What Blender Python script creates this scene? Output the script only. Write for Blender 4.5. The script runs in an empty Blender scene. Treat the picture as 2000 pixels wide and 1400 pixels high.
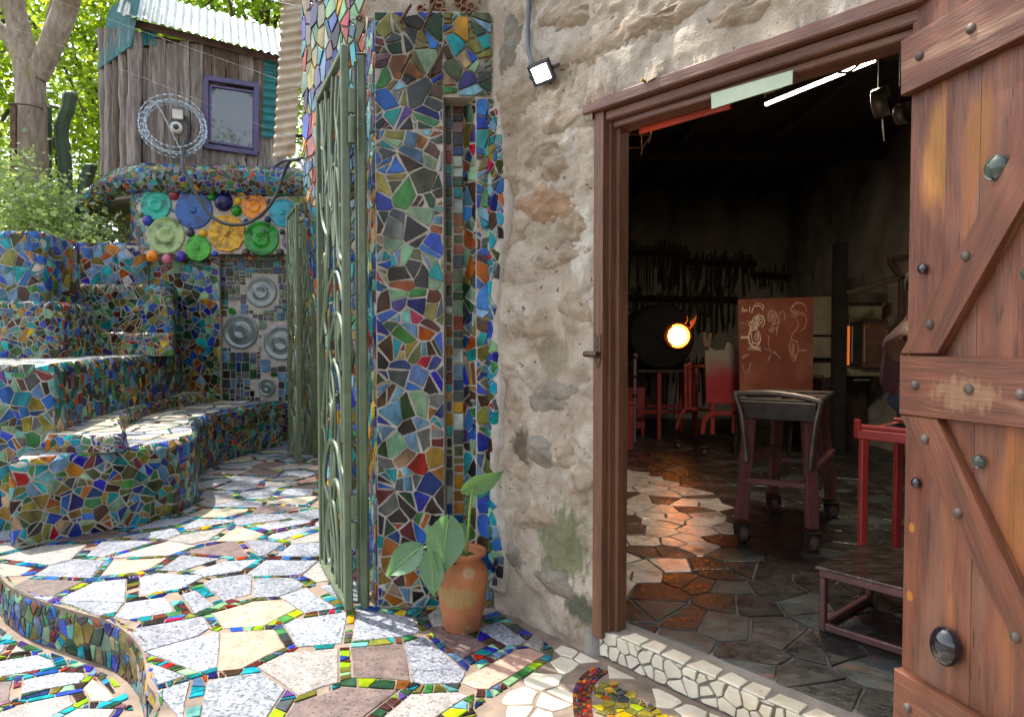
import bpy, bmesh, math, random
import numpy as np
from mathutils import Vector as V, Matrix, noise
R = math.radians
scene = bpy.context.scene
COL = scene.collection
# ------------------------------------------------------------------ camera, world, sun, exposure
F_PX, EYE, PITCH = 1333.0, 1.5, math.atan(40/1333.0)
cam_d = bpy.data.cameras.new('camera'); cam_d.sensor_width = 36; cam_d.lens = 36*F_PX/2000
cam_d.clip_start = .05; cam_d.clip_end = 600
cam = bpy.data.objects.new('camera', cam_d); COL.objects.link(cam)
cam.location = (0, 0, EYE); cam.rotation_euler = (math.pi/2-PITCH, 0, 0); scene.camera = cam
SUN_AZ = math.atan2(-.80, .60)        # direction towards the sun, from +Y towards +X
SUN_EL = R(62)
world = bpy.data.worlds.new('World'); scene.world = world; world.use_nodes = True
wn = world.node_tree; bg = wn.nodes['Background']; sky = wn.nodes.new('ShaderNodeTexSky')
sky.sky_type = 'NISHITA'; sky.sun_disc = False; sky.sun_elevation = SUN_EL; sky.sun_rotation = SUN_AZ
sky.air_density = 1.0; sky.dust_density = 2.5; sky.ozone_density = .7
hsv = wn.nodes.new('ShaderNodeHueSaturation'); hsv.inputs['Saturation'].default_value = .5
wn.links.new(sky.outputs[0], hsv.inputs['Color']); wn.links.new(hsv.outputs[0], bg.inputs[0]); bg.inputs[1].default_value = .15
sun_d = bpy.data.lights.new('sun', 'SUN'); sun_d.energy = 2.7; sun_d.angle = R(.6); sun_d.color = (1, .94, .85)
sun = bpy.data.objects.new('sun', sun_d); COL.objects.link(sun)
sdir = V((math.sin(SUN_AZ)*math.cos(SUN_EL), math.cos(SUN_AZ)*math.cos(SUN_EL), math.sin(SUN_EL)))
sun.rotation_euler = (-sdir).to_track_quat('-Z', 'Y').to_euler(); sun.location = (-6, 8, 14)
vs = scene.view_settings; vs.view_transform = 'Standard'; vs.look = 'None'; vs.gamma = 1; vs.use_curve_mapping = False
vs.exposure = 1.82
cy = scene.cycles; cy.use_denoising = True; cy.max_bounces = 7; cy.diffuse_bounces = 4; cy.glossy_bounces = 4
cy.transmission_bounces = 5; cy.sample_clamp_indirect = 6; cy.caustics_reflective = False; cy.caustics_refractive = False
# ------------------------------------------------------------------ camera helpers (photograph pixels, 2000 x 1400)
_f = V((0, math.cos(PITCH), -math.sin(PITCH))); _u = V((0, math.sin(PITCH), math.cos(PITCH))); EYEP = V((0, 0, EYE))
def ray(px, py): return V((1, 0, 0))*((px-1000)/F_PX) + _f + _u*((700-py)/F_PX)
def G(px, py, z=0.0):                        # point on the level z
    r = ray(px, py); return EYEP + r*((z-EYE)/r.z)
def A(px, py, Y):                            # point at distance Y
    r = ray(px, py); return EYEP + r*(Y/r.y)
def PL(px, py, o, n):                        # point on a plane
    r = ray(px, py); return EYEP + r*((o-EYEP).dot(n)/r.dot(n))
def proj(p):
    q = p-EYEP; d = q.dot(_f)
    if d < .05: return None
    return (1000+F_PX*q.x/d, 700-F_PX*q.dot(_u)/d, d)
# ------------------------------------------------------------------ objects
def link(name, data, parent=None, loc=None):
    o = bpy.data.objects.new(name, data); COL.objects.link(o)
    if parent is not None: o.parent = parent
    if loc is not None: o.location = loc
    return o
def tag(o, label=None, cat=None, group=None, kind=None):
    if label: o['label'] = label
    if cat: o['category'] = cat
    if group: o['group'] = group
    if kind: o['kind'] = kind
    return o
def thing(name, label, cat, loc, group=None, rz=0):
    o = link(name, None, None, V(loc)); o.empty_display_size = .1; o.rotation_euler = (0, 0, rz)
    return tag(o, label, cat, group)
def base(o):                                 # world position of the top of a family
    while o.parent is not None: o = o.parent
    return o.location
def copy_tree(o, parent=None):
    c = o.copy(); COL.objects.link(c)
    if parent is not None: c.parent = parent
    for ch in o.children: copy_tree(ch, c)
    return c
class MB:                                    # collects shapes into one mesh
    def __init__(s): s.v = []; s.f = []; s.m = []; s.sm = []
    def add(s, vs_, fs, m=0, smooth=False):
        b = len(s.v); s.v += [tuple(p) for p in vs_]
        for f in fs: s.f.append(tuple(b+i for i in f)); s.m.append(m); s.sm.append(smooth)
        return s
    def box(s, c, size, rz=0, m=0, rx=0, ry=0, mat=None):
        M = Matrix.Translation(V(c)) @ (mat if mat is not None else (Matrix.Rotation(rz, 4, 'Z') @ Matrix.Rotation(ry, 4, 'Y') @ Matrix.Rotation(rx, 4, 'X')))
        h = [x/2 for x in size]
        b = min(.006, min(h)*.35)
        vs_ = []; fs = []
        # bevelled box: three vertices per corner
        idx = {}
        for sx in (-1, 1):
            for sy in (-1, 1):
                for sz in (-1, 1):
                    for ax in range(3):
                        p = [sx*(h[0]-b), sy*(h[1]-b), sz*(h[2]-b)]
                        p[ax] = (sx, sy, sz)[ax]*h[ax]
                        idx[(sx, sy, sz, ax)] = len(vs_); vs_.append(M @ V(p))
        S = (-1, 1)
        for sg in S:
            a = [idx[(sg, -1, -1, 0)], idx[(sg, 1, -1, 0)], idx[(sg, 1, 1, 0)], idx[(sg, -1, 1, 0)]]; fs.append(a if sg > 0 else a[::-1])
            a = [idx[(-1, sg, -1, 1)], idx[(-1, sg, 1, 1)], idx[(1, sg, 1, 1)], idx[(1, sg, -1, 1)]]; fs.append(a if sg > 0 else a[::-1])
            a = [idx[(-1, -1, sg, 2)], idx[(1, -1, sg, 2)], idx[(1, 1, sg, 2)], idx[(-1, 1, sg, 2)]]; fs.append(a if sg > 0 else a[::-1])
        for a_ in S:
            for b_ in S:
                q = [idx[(a_, b_, -1, 0)], idx[(a_, b_, -1, 1)], idx[(a_, b_, 1, 1)], idx[(a_, b_, 1, 0)]]; fs.append(q if a_*b_ < 0 else q[::-1])
                q = [idx[(a_, -1, b_, 0)], idx[(a_, -1, b_, 2)], idx[(a_, 1, b_, 2)], idx[(a_, 1, b_, 0)]]; fs.append(q if a_*b_ > 0 else q[::-1])
                q = [idx[(-1, a_, b_, 1)], idx[(-1, a_, b_, 2)], idx[(1, a_, b_, 2)], idx[(1, a_, b_, 1)]]; fs.append(q if a_*b_ < 0 else q[::-1])
                for c_ in S:
                    t = [idx[(a_, b_, c_, 0)], idx[(a_, b_, c_, 1)], idx[(a_, b_, c_, 2)]]; fs.append(t if a_*b_*c_ > 0 else t[::-1])
        return s.add(vs_, fs, m)
    def bar(s, p, q, w, h, m=0, up=V((0, 0, 1))):
        p = V(p); q = V(q); x = (q-p); L = x.length; x.normalize()
        if abs(x.dot(up)) > .95: up = V((1, 0, 0)) if abs(x.x) < .9 else V((0, 1, 0))
        y = up.cross(x).normalized(); z = x.cross(y)
        M = Matrix((x, y, z)).transposed().to_4x4()
        return s.box((p+q)/2, (L, w, h), m=m, mat=M)
    def tube(s, pts, r, n=8, m=0, closed=False, cap=True, smooth=True):
        pts = [V(p) for p in pts]; N = len(pts)
        rs = r if isinstance(r, (list, tuple)) else [r]*N
        vs_ = []; fs = []; prev = None
        for i, p in enumerate(pts):
            a = pts[(i-1) % N] if (closed or i > 0) else p; b = pts[(i+1) % N] if (closed or i < N-1) else p
            t = (b-a); t = t.normalized() if t.length > 1e-9 else V((0, 0, 1))
            if prev is None:
                x = t.cross(V((0, 0, 1)));
                if x.length < .1: x = t.cross(V((0, 1, 0)))
            else: x = prev - t*prev.dot(t)
            x.normalize(); prev = x; y = t.cross(x)
            for k in range(n):
                an = 2*math.pi*k/n; vs_.append(p + (x*math.cos(an)+y*math.sin(an))*rs[i])
        for i in range(N if closed else N-1):
            for k in range(n):
                j = (i+1) % N; fs.append((i*n+k, i*n+(k+1) % n, j*n+(k+1) % n, j*n+k))
        s.add(vs_, fs, m, smooth)
        if cap and not closed:
            s.add(vs_[:n], [tuple(range(n))[::-1]], m); s.add(vs_[-n:], [tuple(range(n))], m)
        return s
    def lathe(s, c, prof, n=24, m=0, axis=None, smooth=True, wob=None, caps=True):   # prof: (radius, height)
        c = V(c); ax = V(axis).normalized() if axis is not None else V((0, 0, 1))
        x = ax.cross(V((0, 0, 1)))
        if x.length < .1: x = V((1, 0, 0))
        x.normalize(); y = ax.cross(x); vs_ = []; fs = []
        for (r, h) in prof:
            for k in range(n):
                an = 2*math.pi*k/n; rr = r*(wob(an, r) if wob else 1)
                vs_.append(c + ax*h + (x*math.cos(an)+y*math.sin(an))*rr)
        for i in range(len(prof)-1):
            for k in range(n): fs.append((i*n+k, i*n+(k+1) % n, (i+1)*n+(k+1) % n, (i+1)*n+k))
        s.add(vs_, fs, m, smooth)
        for i, fl in ((0, True), (len(prof)-1, False)):
            if caps and prof[i][0] > 1e-4:
                q = tuple(range(n)); s.add(vs_[i*n:(i+1)*n], [q[::-1] if fl else q], m)
        return s
    def prism(s, poly, z0, z1, m=0):
        n = len(poly); a = sum(poly[i][0]*poly[(i+1) % n][1]-poly[(i+1) % n][0]*poly[i][1] for i in range(n))
        if a < 0: poly = poly[::-1]
        vs_ = [(p[0], p[1], z0) for p in poly]+[(p[0], p[1], z1) for p in poly]
        fs = [tuple(range(n))[::-1], tuple(range(n, 2*n))]+[(i, (i+1) % n, n+(i+1) % n, n+i) for i in range(n)]
        return s.add(vs_, fs, m)
    def slab(s, poly3, nrm, t, m=0, bev=.004):     # polygon in space extruded along its normal, edges eased
        poly3 = [V(p) for p in poly3]; nrm = V(nrm).normalized(); n = len(poly3)
        nw = V((0, 0, 0))
        for i in range(n): nw += poly3[i].cross(poly3[(i+1) % n])
        if nw.dot(nrm) < 0: poly3 = poly3[::-1]
        c = sum(poly3, V((0, 0, 0)))/n
        vs_ = list(poly3)+[p+nrm*(t-bev) for p in poly3]+[p+nrm*t+(c-p).normalized()*bev for p in poly3]
        fs = [tuple(range(n))[::-1], tuple(range(2*n, 3*n))]
        for k in (0, n):
            fs += [(k+i, k+(i+1) % n, k+n+(i+1) % n, k+n+i) for i in range(n)]
        return s.add(vs_, fs, m)
    def make(s, name, mats, parent=None, label=None, kind=None):
        me = bpy.data.meshes.new(name); off = base(parent) if parent is not None and not getattr(s, 'local', False) else V((0, 0, 0))
        me.from_pydata([(p[0]-off[0], p[1]-off[1], p[2]-off[2]) for p in s.v], [], s.f)
        for m in (mats if isinstance(mats, (list, tuple)) else [mats]): me.materials.append(m)
        me.polygons.foreach_set('material_index', s.m); me.polygons.foreach_set('use_smooth', s.sm)
        me.update()
        o = link(name, me, parent)
        return tag(o, label=label, kind=kind)
def crom(pts, n=8, closed=False):
    pts = [V(p) for p in pts]; out = []; N = len(pts)
    for i in range(N if closed else N-1):
        g = lambda k: pts[k % N] if closed else pts[max(0, min(N-1, k))]
        p0, p1, p2, p3 = g(i-1), g(i), g(i+1), g(i+2)
        for k in range(n):
            t = k/n
            out.append(.5*((2*p1)+(p2-p0)*t+(2*p0-5*p1+4*p2-p3)*t*t+(3*p1-p0-3*p2+p3)*t**3))
    if not closed: out.append(pts[-1])
    return out
# ------------------------------------------------------------------ materials
MATS = {}
def srgb(h):
    h = h.lstrip('#'); c = [int(h[i:i+2], 16)/255 for i in (0, 2, 4)]
    return tuple(x/12.92 if x < .04045 else ((x+.055)/1.055)**2.4 for x in c)
def mat(name, c1, c2=None, scale=6, rough=.6, bump=0, bscale=40, metal=0, stretch=(1, 1, 1), detail=5, lo=.35, hi=.65, c3=None, s3=2, lo3=.55, hi3=.7,
        rnd=0, coat=0, trans=0, emit=None, estr=0, spec=.5, alpha=1, rvar=0, speck=None, rot=None):
    if name in MATS: return MATS[name]
    m = bpy.data.materials.new(name); m.use_nodes = True; nt = m.node_tree; N = nt.nodes; L = nt.links
    b = N['Principled BSDF']; b.inputs['Roughness'].default_value = rough; b.inputs['Metallic'].default_value = metal
    b.inputs['Coat Weight'].default_value = coat; b.inputs['Coat Roughness'].default_value = .08; b.inputs['Transmission Weight'].default_value = trans
    b.inputs['Specular IOR Level'].default_value = spec
    if emit: b.inputs['Emission Color'].default_value = (*emit, 1); b.inputs['Emission Strength'].default_value = estr
    tc = N.new('ShaderNodeTexCoord'); mp = N.new('ShaderNodeMapping'); mp.inputs['Scale'].default_value = stretch
    if rot: mp.vector_type = 'TEXTURE'; mp.inputs['Rotation'].default_value = rot; mp.inputs['Scale'].default_value = [1/x for x in stretch]
    L.new(tc.outputs['Object'], mp.inputs[0])
    def nz(sc, det=detail):
        n = N.new('ShaderNodeTexNoise'); n.inputs['Scale'].default_value = sc; n.inputs['Detail'].default_value = det; n.inputs['Roughness'].default_value = .62
        L.new(mp.outputs[0], n.inputs['Vector']); return n
    def ramp(src, a, z):
        r = N.new('ShaderNodeMapRange'); r.inputs['From Min'].default_value = a; r.inputs['From Max'].default_value = z
        L.new(src, r.inputs[0]); return r.outputs[0]
    def mix(fac, a, bcol):
        x = N.new('ShaderNodeMix'); x.data_type = 'RGBA'
        L.new(fac, x.inputs[0])
        for sock, val in ((x.inputs[6], a), (x.inputs[7], bcol)):
            if isinstance(val, tuple): sock.default_value = (*val, 1)
            else: L.new(val, sock)
        return x.outputs[2]
    col = None
    if c2 is not None: col = mix(ramp(nz(scale).outputs[0], lo, hi), tuple(c1), tuple(c2))
    if c3 is not None: col = mix(ramp(nz(s3, 3).outputs[0], lo3, hi3), col if col is not None else tuple(c1), tuple(c3))
    if speck:
        for (sc, colr, a, z) in speck: col = mix(ramp(nz(sc, 2).outputs[0], a, z), col if col is not None else tuple(c1), tuple(colr))
    if rnd:
        oi = N.new('ShaderNodeObjectInfo'); ge = N.new('ShaderNodeNewGeometry'); ad = N.new('ShaderNodeMath'); ad.operation = 'ADD'
        fr = N.new('ShaderNodeMath'); fr.operation = 'FRACT'
        L.new(oi.outputs['Random'], ad.inputs[0]); L.new(ge.outputs['Random Per Island'], ad.inputs[1]); L.new(ad.outputs[0], fr.inputs[0])
        hs = N.new('ShaderNodeHueSaturation')
        for sock, a, z in (('Value', 1-rnd, 1+rnd), ('Hue', .5-.03*rnd/.3, .5+.03*rnd/.3)):
            r = N.new('ShaderNodeMapRange'); r.inputs['To Min'].default_value = a; r.inputs['To Max'].default_value = z
            if sock == 'Hue':
                mu = N.new('ShaderNodeMath'); mu.operation = 'MULTIPLY'; mu.inputs[1].default_value = 7.31
                f2 = N.new('ShaderNodeMath'); f2.operation = 'FRACT'; L.new(fr.outputs[0], mu.inputs[0]); L.new(mu.outputs[0], f2.inputs[0]); L.new(f2.outputs[0], r.inputs[0])
            else: L.new(fr.outputs[0], r.inputs[0])
            L.new(r.outputs[0], hs.inputs[sock])
        if col is None: hs.inputs['Color'].default_value = (*c1, 1)
        else: L.new(col, hs.inputs['Color'])
        col = hs.outputs[0]
    if col is None: b.inputs['Base Color'].default_value = (*c1, 1)
    else: L.new(col, b.inputs['Base Color'])
    if rvar:
        r = N.new('ShaderNodeMapRange'); r.inputs['From Min'].default_value = .3; r.inputs['From Max'].default_value = .7
        r.inputs['To Min'].default_value = max(.02, rough-rvar); r.inputs['To Max'].default_value = min(1, rough+rvar)
        L.new(nz(scale*1.7).outputs[0], r.inputs[0]); L.new(r.outputs[0], b.inputs['Roughness'])
    if bump:
        bp = N.new('ShaderNodeBump'); bp.inputs['Strength'].default_value = bump; bp.inputs['Distance'].default_value = .01
        L.new(nz(bscale, 6).outputs[0], bp.inputs['Height']); L.new(bp.outputs[0], b.inputs['Normal'])
    MATS[name] = m; return m
def leafmat(name, c, tr, rough=.45):
    m = bpy.data.materials.new(name); m.use_nodes = True; nt = m.node_tree; N = nt.nodes; L = nt.links; b = N['Principled BSDF']
    b.inputs['Roughness'].default_value = rough
    ge = N.new('ShaderNodeNewGeometry'); hs = N.new('ShaderNodeHueSaturation'); hs.inputs['Color'].default_value = (*c, 1)
    r = N.new('ShaderNodeMapRange'); r.inputs['To Min'].default_value = .6; r.inputs['To Max'].default_value = 1.5; L.new(ge.outputs['Random Per Island'], r.inputs[0]); L.new(r.outputs[0], hs.inputs['Value'])
    L.new(hs.outputs[0], b.inputs['Base Color'])
    t = N.new('ShaderNodeBsdfTranslucent'); h2 = N.new('ShaderNodeHueSaturation'); h2.inputs['Color'].default_value = (*tr, 1); L.new(r.outputs[0], h2.inputs['Value']); L.new(h2.outputs[0], t.inputs[0])
    mx = N.new('ShaderNodeMixShader'); mx.inputs[0].default_value = .5; L.new(b.outputs[0], mx.inputs[1]); L.new(t.outputs[0], mx.inputs[2]); L.new(mx.outputs[0], N['Material Output'].inputs[0])
    MATS[name] = m; return m
GLASS = {}
for nm, h in dict(black='2c2624', brown='4a3128', navy='20306c', cobalt='2f4fa8', royal='3d63b4', steel='5f7f9e', sky='7fa3bd', teal='1f7f86', turq='2f9cab', aqua='74b3b0',
                  green='3c7a3e', bottle='27492f', sage='7f9a7d', mint='8dba8f', olive='787237', moss='545a36', amber='a8691f', ochre='95803a', orange='c4692c', red='b02a20',
                  maroon='6a302c', pink='8c666c', violet='4d3f7e', grey='6e706c', slate='474c4e', clear='a9b3a8', lime='98b62a', yellow='d1ae25', sand='b69a78', rust='93552e').items():
    c = tuple(x*.56 for x in srgb(h)); lu = sum(c)/3; c = tuple(max(.002, lu+(x-lu)*1.12) for x in c); d = tuple(x*.5 for x in c); e = tuple(min(1, x*1.5+.006) for x in c)
    GLASS[nm] = mat('glass_'+nm, d, e, scale=9, rough=.2, detail=4, rnd=.28, bump=.16, bscale=22, spec=.24, rvar=.1, stretch=(1, 1, .55))
PAL_PILLAR = dict(black=12, brown=10, navy=4, cobalt=7, royal=7, steel=7, sky=6, teal=3, turq=3, aqua=2, green=5, bottle=5, sage=7, mint=3, olive=9, moss=6, amber=4, ochre=5, red=2, maroon=4, pink=.6, violet=1.5, grey=6, slate=7, sand=3, rust=5)
PAL_TIER = dict(black=6, brown=6, navy=5, cobalt=8, royal=7, steel=7, sky=5, teal=6, turq=5, aqua=3, green=10, bottle=7, sage=6, mint=4, olive=8, moss=7, amber=4, ochre=5, orange=1, red=1.2, maroon=3, pink=.6, violet=2, grey=3, slate=4, yellow=1, sand=3, rust=2.5)
PAL_FLOOR = dict(black=7, brown=5, navy=5, cobalt=4, royal=4, steel=4, teal=8, turq=10, aqua=4, green=6, bottle=5, mint=4, olive=8, moss=4, lime=7, yellow=1.5, red=3, maroon=7, pink=2, violet=5, slate=4, rust=1)
PAL_WARM = dict(red=9, maroon=5, ochre=9, yellow=3, amber=3, cobalt=6, navy=2, mint=6, aqua=6, turq=5, green=4, violet=5, pink=3, clear=5, orange=4, black=3, sage=3)
PAL_BLUE = dict(cobalt=7, royal=9, steel=8, sky=7, teal=5, turq=6, aqua=4, navy=3, amber=2, ochre=3, olive=4, red=3, orange=2, green=3, slate=4, brown=3, moss=2)
PAL_HOT = dict(red=3, maroon=5, orange=2, amber=5, yellow=3.5, ochre=6, green=9, olive=6, turq=5, cobalt=6, steel=4, brown=5, mint=5, pink=3, violet=3, sage=4, bottle=4)
PAL_DOOR = dict(slate=8, bottle=3, steel=4, moss=3, grey=4, teal=2, navy=2, sage=1, maroon=1, black=3)
PAL_RECT = dict(bottle=5, green=3, amber=3, rust=4, teal=4, steel=3, slate=3, moss=4, black=4, maroon=2, clear=2, olive=3, sage=3, navy=2, pink=1)
PAL_PALE = dict(white=1)
grout = mat('grout', srgb('b0a89f'), srgb('958b80'), scale=14, rough=.9, bump=.35, bscale=90)
grout_warm = mat('floor_mortar', srgb('867566'), srgb('6e6054'), scale=10, rough=.9, bump=.4, bscale=80, c3=srgb('554a41'), s3=3, lo3=.52, hi3=.72)
GRAN = [mat('granite_grey', srgb('92969f'), srgb('767b86'), scale=7, rough=.5, rnd=.2, bump=.1, bscale=120, speck=[(62, srgb('454852'), .48, .64), (40, srgb('b4b8c0'), .58, .72), (110, srgb('2c2e36'), .58, .68)]),
        mat('granite_dark', srgb('6c5a56'), srgb('4d3e3c'), scale=14, rough=.5, rnd=.12, bump=.1, bscale=120, speck=[(80, srgb('2c2526'), .55, .64)]),
        mat('granite_pink', srgb('a98a78'), srgb('937462'), scale=12, rough=.55, rnd=.1, bump=.1, bscale=120, speck=[(85, srgb('5a4a44'), .6, .66), (60, srgb('c4b0a2'), .62, .7)]),
        mat('travertine', srgb('a39c86'), srgb('857d68'), scale=8, rough=.6, rnd=.1, bump=.3, bscale=60, speck=[(16, srgb('7d6c4c'), .62, .7)])]
GRAN.append(mat('granite_warm', srgb('928d89'), srgb('76716d'), scale=9, rough=.55, rnd=.2, bump=.1, bscale=120, speck=[(90, srgb('4c4844'), .52, .66), (55, srgb('bdb7ae'), .58, .7)], c3=srgb('7d7268'), s3=4, lo3=.58, hi3=.78))
marble = mat('white_marble', srgb('cfc8b8'), srgb('b9ae98'), scale=5, rough=.45, rnd=.1, bump=.12, bscale=30, c3=srgb('9c8468'), s3=3.5, lo3=.6, hi3=.78, speck=[(40, srgb('5b5148'), .7, .76)])
marble_in = mat('worn_marble', srgb('cdc6be'), srgb('aca299'), scale=5, rough=.28, rnd=.12, bump=.25, bscale=22, c3=srgb('5b4c40'), s3=3, lo3=.55, hi3=.75, rvar=.12)
slate_m = mat('slate_paving', srgb('353331'), srgb('201e1c'), scale=7, rough=.33, rnd=.25, bump=.5, bscale=26, c3=srgb('59504a'), s3=2.5, lo3=.58, hi3=.75, rvar=.15)
slate_g = mat('green_slate', srgb('4a4f4c'), srgb('303432'), scale=7, rough=.4, rnd=.2, bump=.5, bscale=26, rvar=.15, c3=srgb('6b4a38'), s3=4, lo3=.62, hi3=.75)
mortar_in = mat('dark_mortar', srgb('57504a'), srgb('3b3531'), scale=9, rough=.7, bump=.4, bscale=70)
plaster = mat('rough_plaster', srgb('b3a695'), srgb('8c7e6d'), scale=4.5, rough=.97, bump=1.0, bscale=75, c3=srgb('7f6a57'), s3=2.2, lo3=.52, hi3=.74, detail=9, speck=[(7, srgb('b3aaa0'), .56, .74), (1.7, srgb('7a7858'), .60, .78), (26, srgb('5c5047'), .66, .72)])
concrete = mat('concrete', srgb('8b857c'), srgb('6f6860'), scale=6, rough=.85, bump=.4, bscale=60)
wood_red = mat('red_stained_wood', srgb('6e4833'), srgb('533626'), scale=5, rough=.5, bump=.35, bscale=14, stretch=(9, 9, .7), c3=srgb('7c5640'), s3=1.3, lo3=.52, hi3=.7, rvar=.1)
DANG = math.atan2(-.757, .654); TANG = math.atan2(-.978, .208)
wood_h = mat('red_lintel_wood', srgb('704838'), srgb('563729'), scale=5, rough=.5, bump=.3, bscale=14, stretch=(.7, 9, 9), rot=(0, 0, DANG), c3=srgb('7a5a48'), s3=1.6, lo3=.5, hi3=.72, rvar=.1)
# ------------------------------------------------------------------ polygons and mosaics
def clip(p, nx, ny, d):                      # keep nx*x+ny*y <= d
    out = []; n = len(p)
    for i in range(n):
        a = p[i]; b = p[(i+1) % n]; da = nx*a[0]+ny*a[1]-d; db = nx*b[0]+ny*b[1]-d
        if da <= 0: out.append(a)
        if (da < 0 < db) or (db < 0 < da):
            t = da/(da-db); out.append((a[0]+(b[0]-a[0])*t, a[1]+(b[1]-a[1])*t))
    return out
def area(p): return .5*sum(p[i][0]*p[(i+1) % len(p)][1]-p[(i+1) % len(p)][0]*p[i][1] for i in range(len(p)))
def cen(p): return (sum(q[0] for q in p)/len(p), sum(q[1] for q in p)/len(p))
def inset(p, g):
    if len(p) < 3: return None
    if area(p) < 0: p = p[::-1]
    q = p; n = len(p)
    for i in range(n):
        a = p[i]; b = p[(i+1) % n]; ex, ey = b[0]-a[0], b[1]-a[1]; l = math.hypot(ex, ey)
        if l < 1e-6: continue
        nx, ny = ey/l, -ex/l; q = clip(q, nx, ny, nx*a[0]+ny*a[1]-g)
        if len(q) < 3: return None
    return q
def clean(p, eps):
    ch = True; p = list(p)
    while ch and len(p) > 3:
        ch = False
        for i in range(len(p)):
            a = p[i]; b = p[(i+1) % len(p)]
            if math.hypot(a[0]-b[0], a[1]-b[1]) < eps:
                p[i] = ((a[0]+b[0])/2, (a[1]+b[1])/2); p.pop((i+1) % len(p)); ch = True; break
    return p
def cells(x0, x1, y0, y1, s, rng, jit=.95, keep=None, asp=1.0, bound=True):
    nx = max(1, int(round((x1-x0)/s))); ny = max(1, int(round((y1-y0)/(s*asp)))); dx = (x1-x0)/nx; dy = (y1-y0)/ny
    sd = {(i, j): (x0+(i+.5+jit*(rng.random()-.5))*dx, y0+(j+.5+jit*(rng.random()-.5))*dy) for i in range(-3, nx+3) for j in range(-3, ny+3)}
    out = []
    e_ = 1 if bound else 0
    for i in range(-e_, nx+e_):
        for j in range(-e_, ny+e_):
            c = sd[(i, j)]
            if keep and not keep(*c): continue
            p = [(c[0]-3*dx, c[1]-3*dy), (c[0]+3*dx, c[1]-3*dy), (c[0]+3*dx, c[1]+3*dy), (c[0]-3*dx, c[1]+3*dy)]
            for a in range(-2, 3):
                for b in range(-2, 3):
                    if a == 0 == b: continue
                    q = sd.get((i+a, j+b))
                    if q is None: continue
                    nx_, ny_ = q[0]-c[0], q[1]-c[1]
                    p = clip(p, nx_, ny_, nx_*(q[0]+c[0])/2+ny_*(q[1]+c[1])/2)
            if bound:
                for (a, b, d) in ((-1, 0, -x0), (1, 0, x1), (0, -1, -y0), (0, 1, y1)): p = clip(p, a, b, d)
            if len(p) >= 3: out.append(p)
    return out
def halve(p, rng, t=None):
    c = cen(p); xs = [q[0] for q in p]; ys = [q[1] for q in p]
    an = rng.random()*math.pi
    if rng.random() < .6: an = (0 if (max(xs)-min(xs)) > (max(ys)-min(ys)) else math.pi/2)+rng.uniform(-.6, .6)
    nx, ny = math.cos(an), math.sin(an); d = nx*c[0]+ny*c[1]+rng.uniform(-.15, .15)*math.sqrt(abs(area(p)))
    return [q for q in (clip(p, nx, ny, d), clip(p, -nx, -ny, -d)) if len(q) >= 3]
def shards(cs, rng, p1=.42, p2=.12):
    out = []
    for c in cs:
        if rng.random() < p1:
            for h in halve(c, rng): out += halve(h, rng) if rng.random() < p2 else [h]
        else: out.append(c)
    return out
def ragged(p, rng, k):
    out = []
    n = len(p)
    for i in range(n):
        a = p[i]; b = p[(i+1) % n]; l = math.hypot(b[0]-a[0], b[1]-a[1])
        out.append((a[0]+rng.uniform(-k, k)*.6, a[1]+rng.uniform(-k, k)*.6))
        if l > 9*k and rng.random() < .65:
            t = rng.uniform(.35, .65); o = rng.uniform(-k, k)*1.3; out.append((a[0]+(b[0]-a[0])*t-(b[1]-a[1])/l*o, a[1]+(b[1]-a[1])*t+(b[0]-a[0])/l*o))
    return out
def rects(x0, x1, y0, y1, rng, smin, smax):
    w, h = x1-x0, y1-y0
    if (w < smax and h < smax and rng.random() < .65) or (w < 1.9*smin and h < 1.9*smin): return [[(x0, y0), (x1, y0), (x1, y1), (x0, y1)]]
    if (w > h) == (rng.random() < .88):
        if w < 1.5*smin:
            if h < 1.9*smin: return [[(x0, y0), (x1, y0), (x1, y1), (x0, y1)]]
            m = y0+h*rng.uniform(.35, .65); return rects(x0, x1, y0, m, rng, smin, smax)+rects(x0, x1, m, y1, rng, smin, smax)
        m = x0+w*rng.uniform(.35, .65); return rects(x0, m, y0, y1, rng, smin, smax)+rects(m, x1, y0, y1, rng, smin, smax)
    if h < 1.5*smin: return [[(x0, y0), (x1, y0), (x1, y1), (x0, y1)]]
    m = y0+h*rng.uniform(.35, .65); return rects(x0, x1, y0, m, rng, smin, smax)+rects(x0, x1, m, y1, rng, smin, smax)
def plane_s(o, du, dv):
    o = V(o); du = V(du).normalized(); dv = V(dv).normalized(); n = du.cross(dv)
    return lambda u, v: (o+du*u+dv*v, n)
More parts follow.
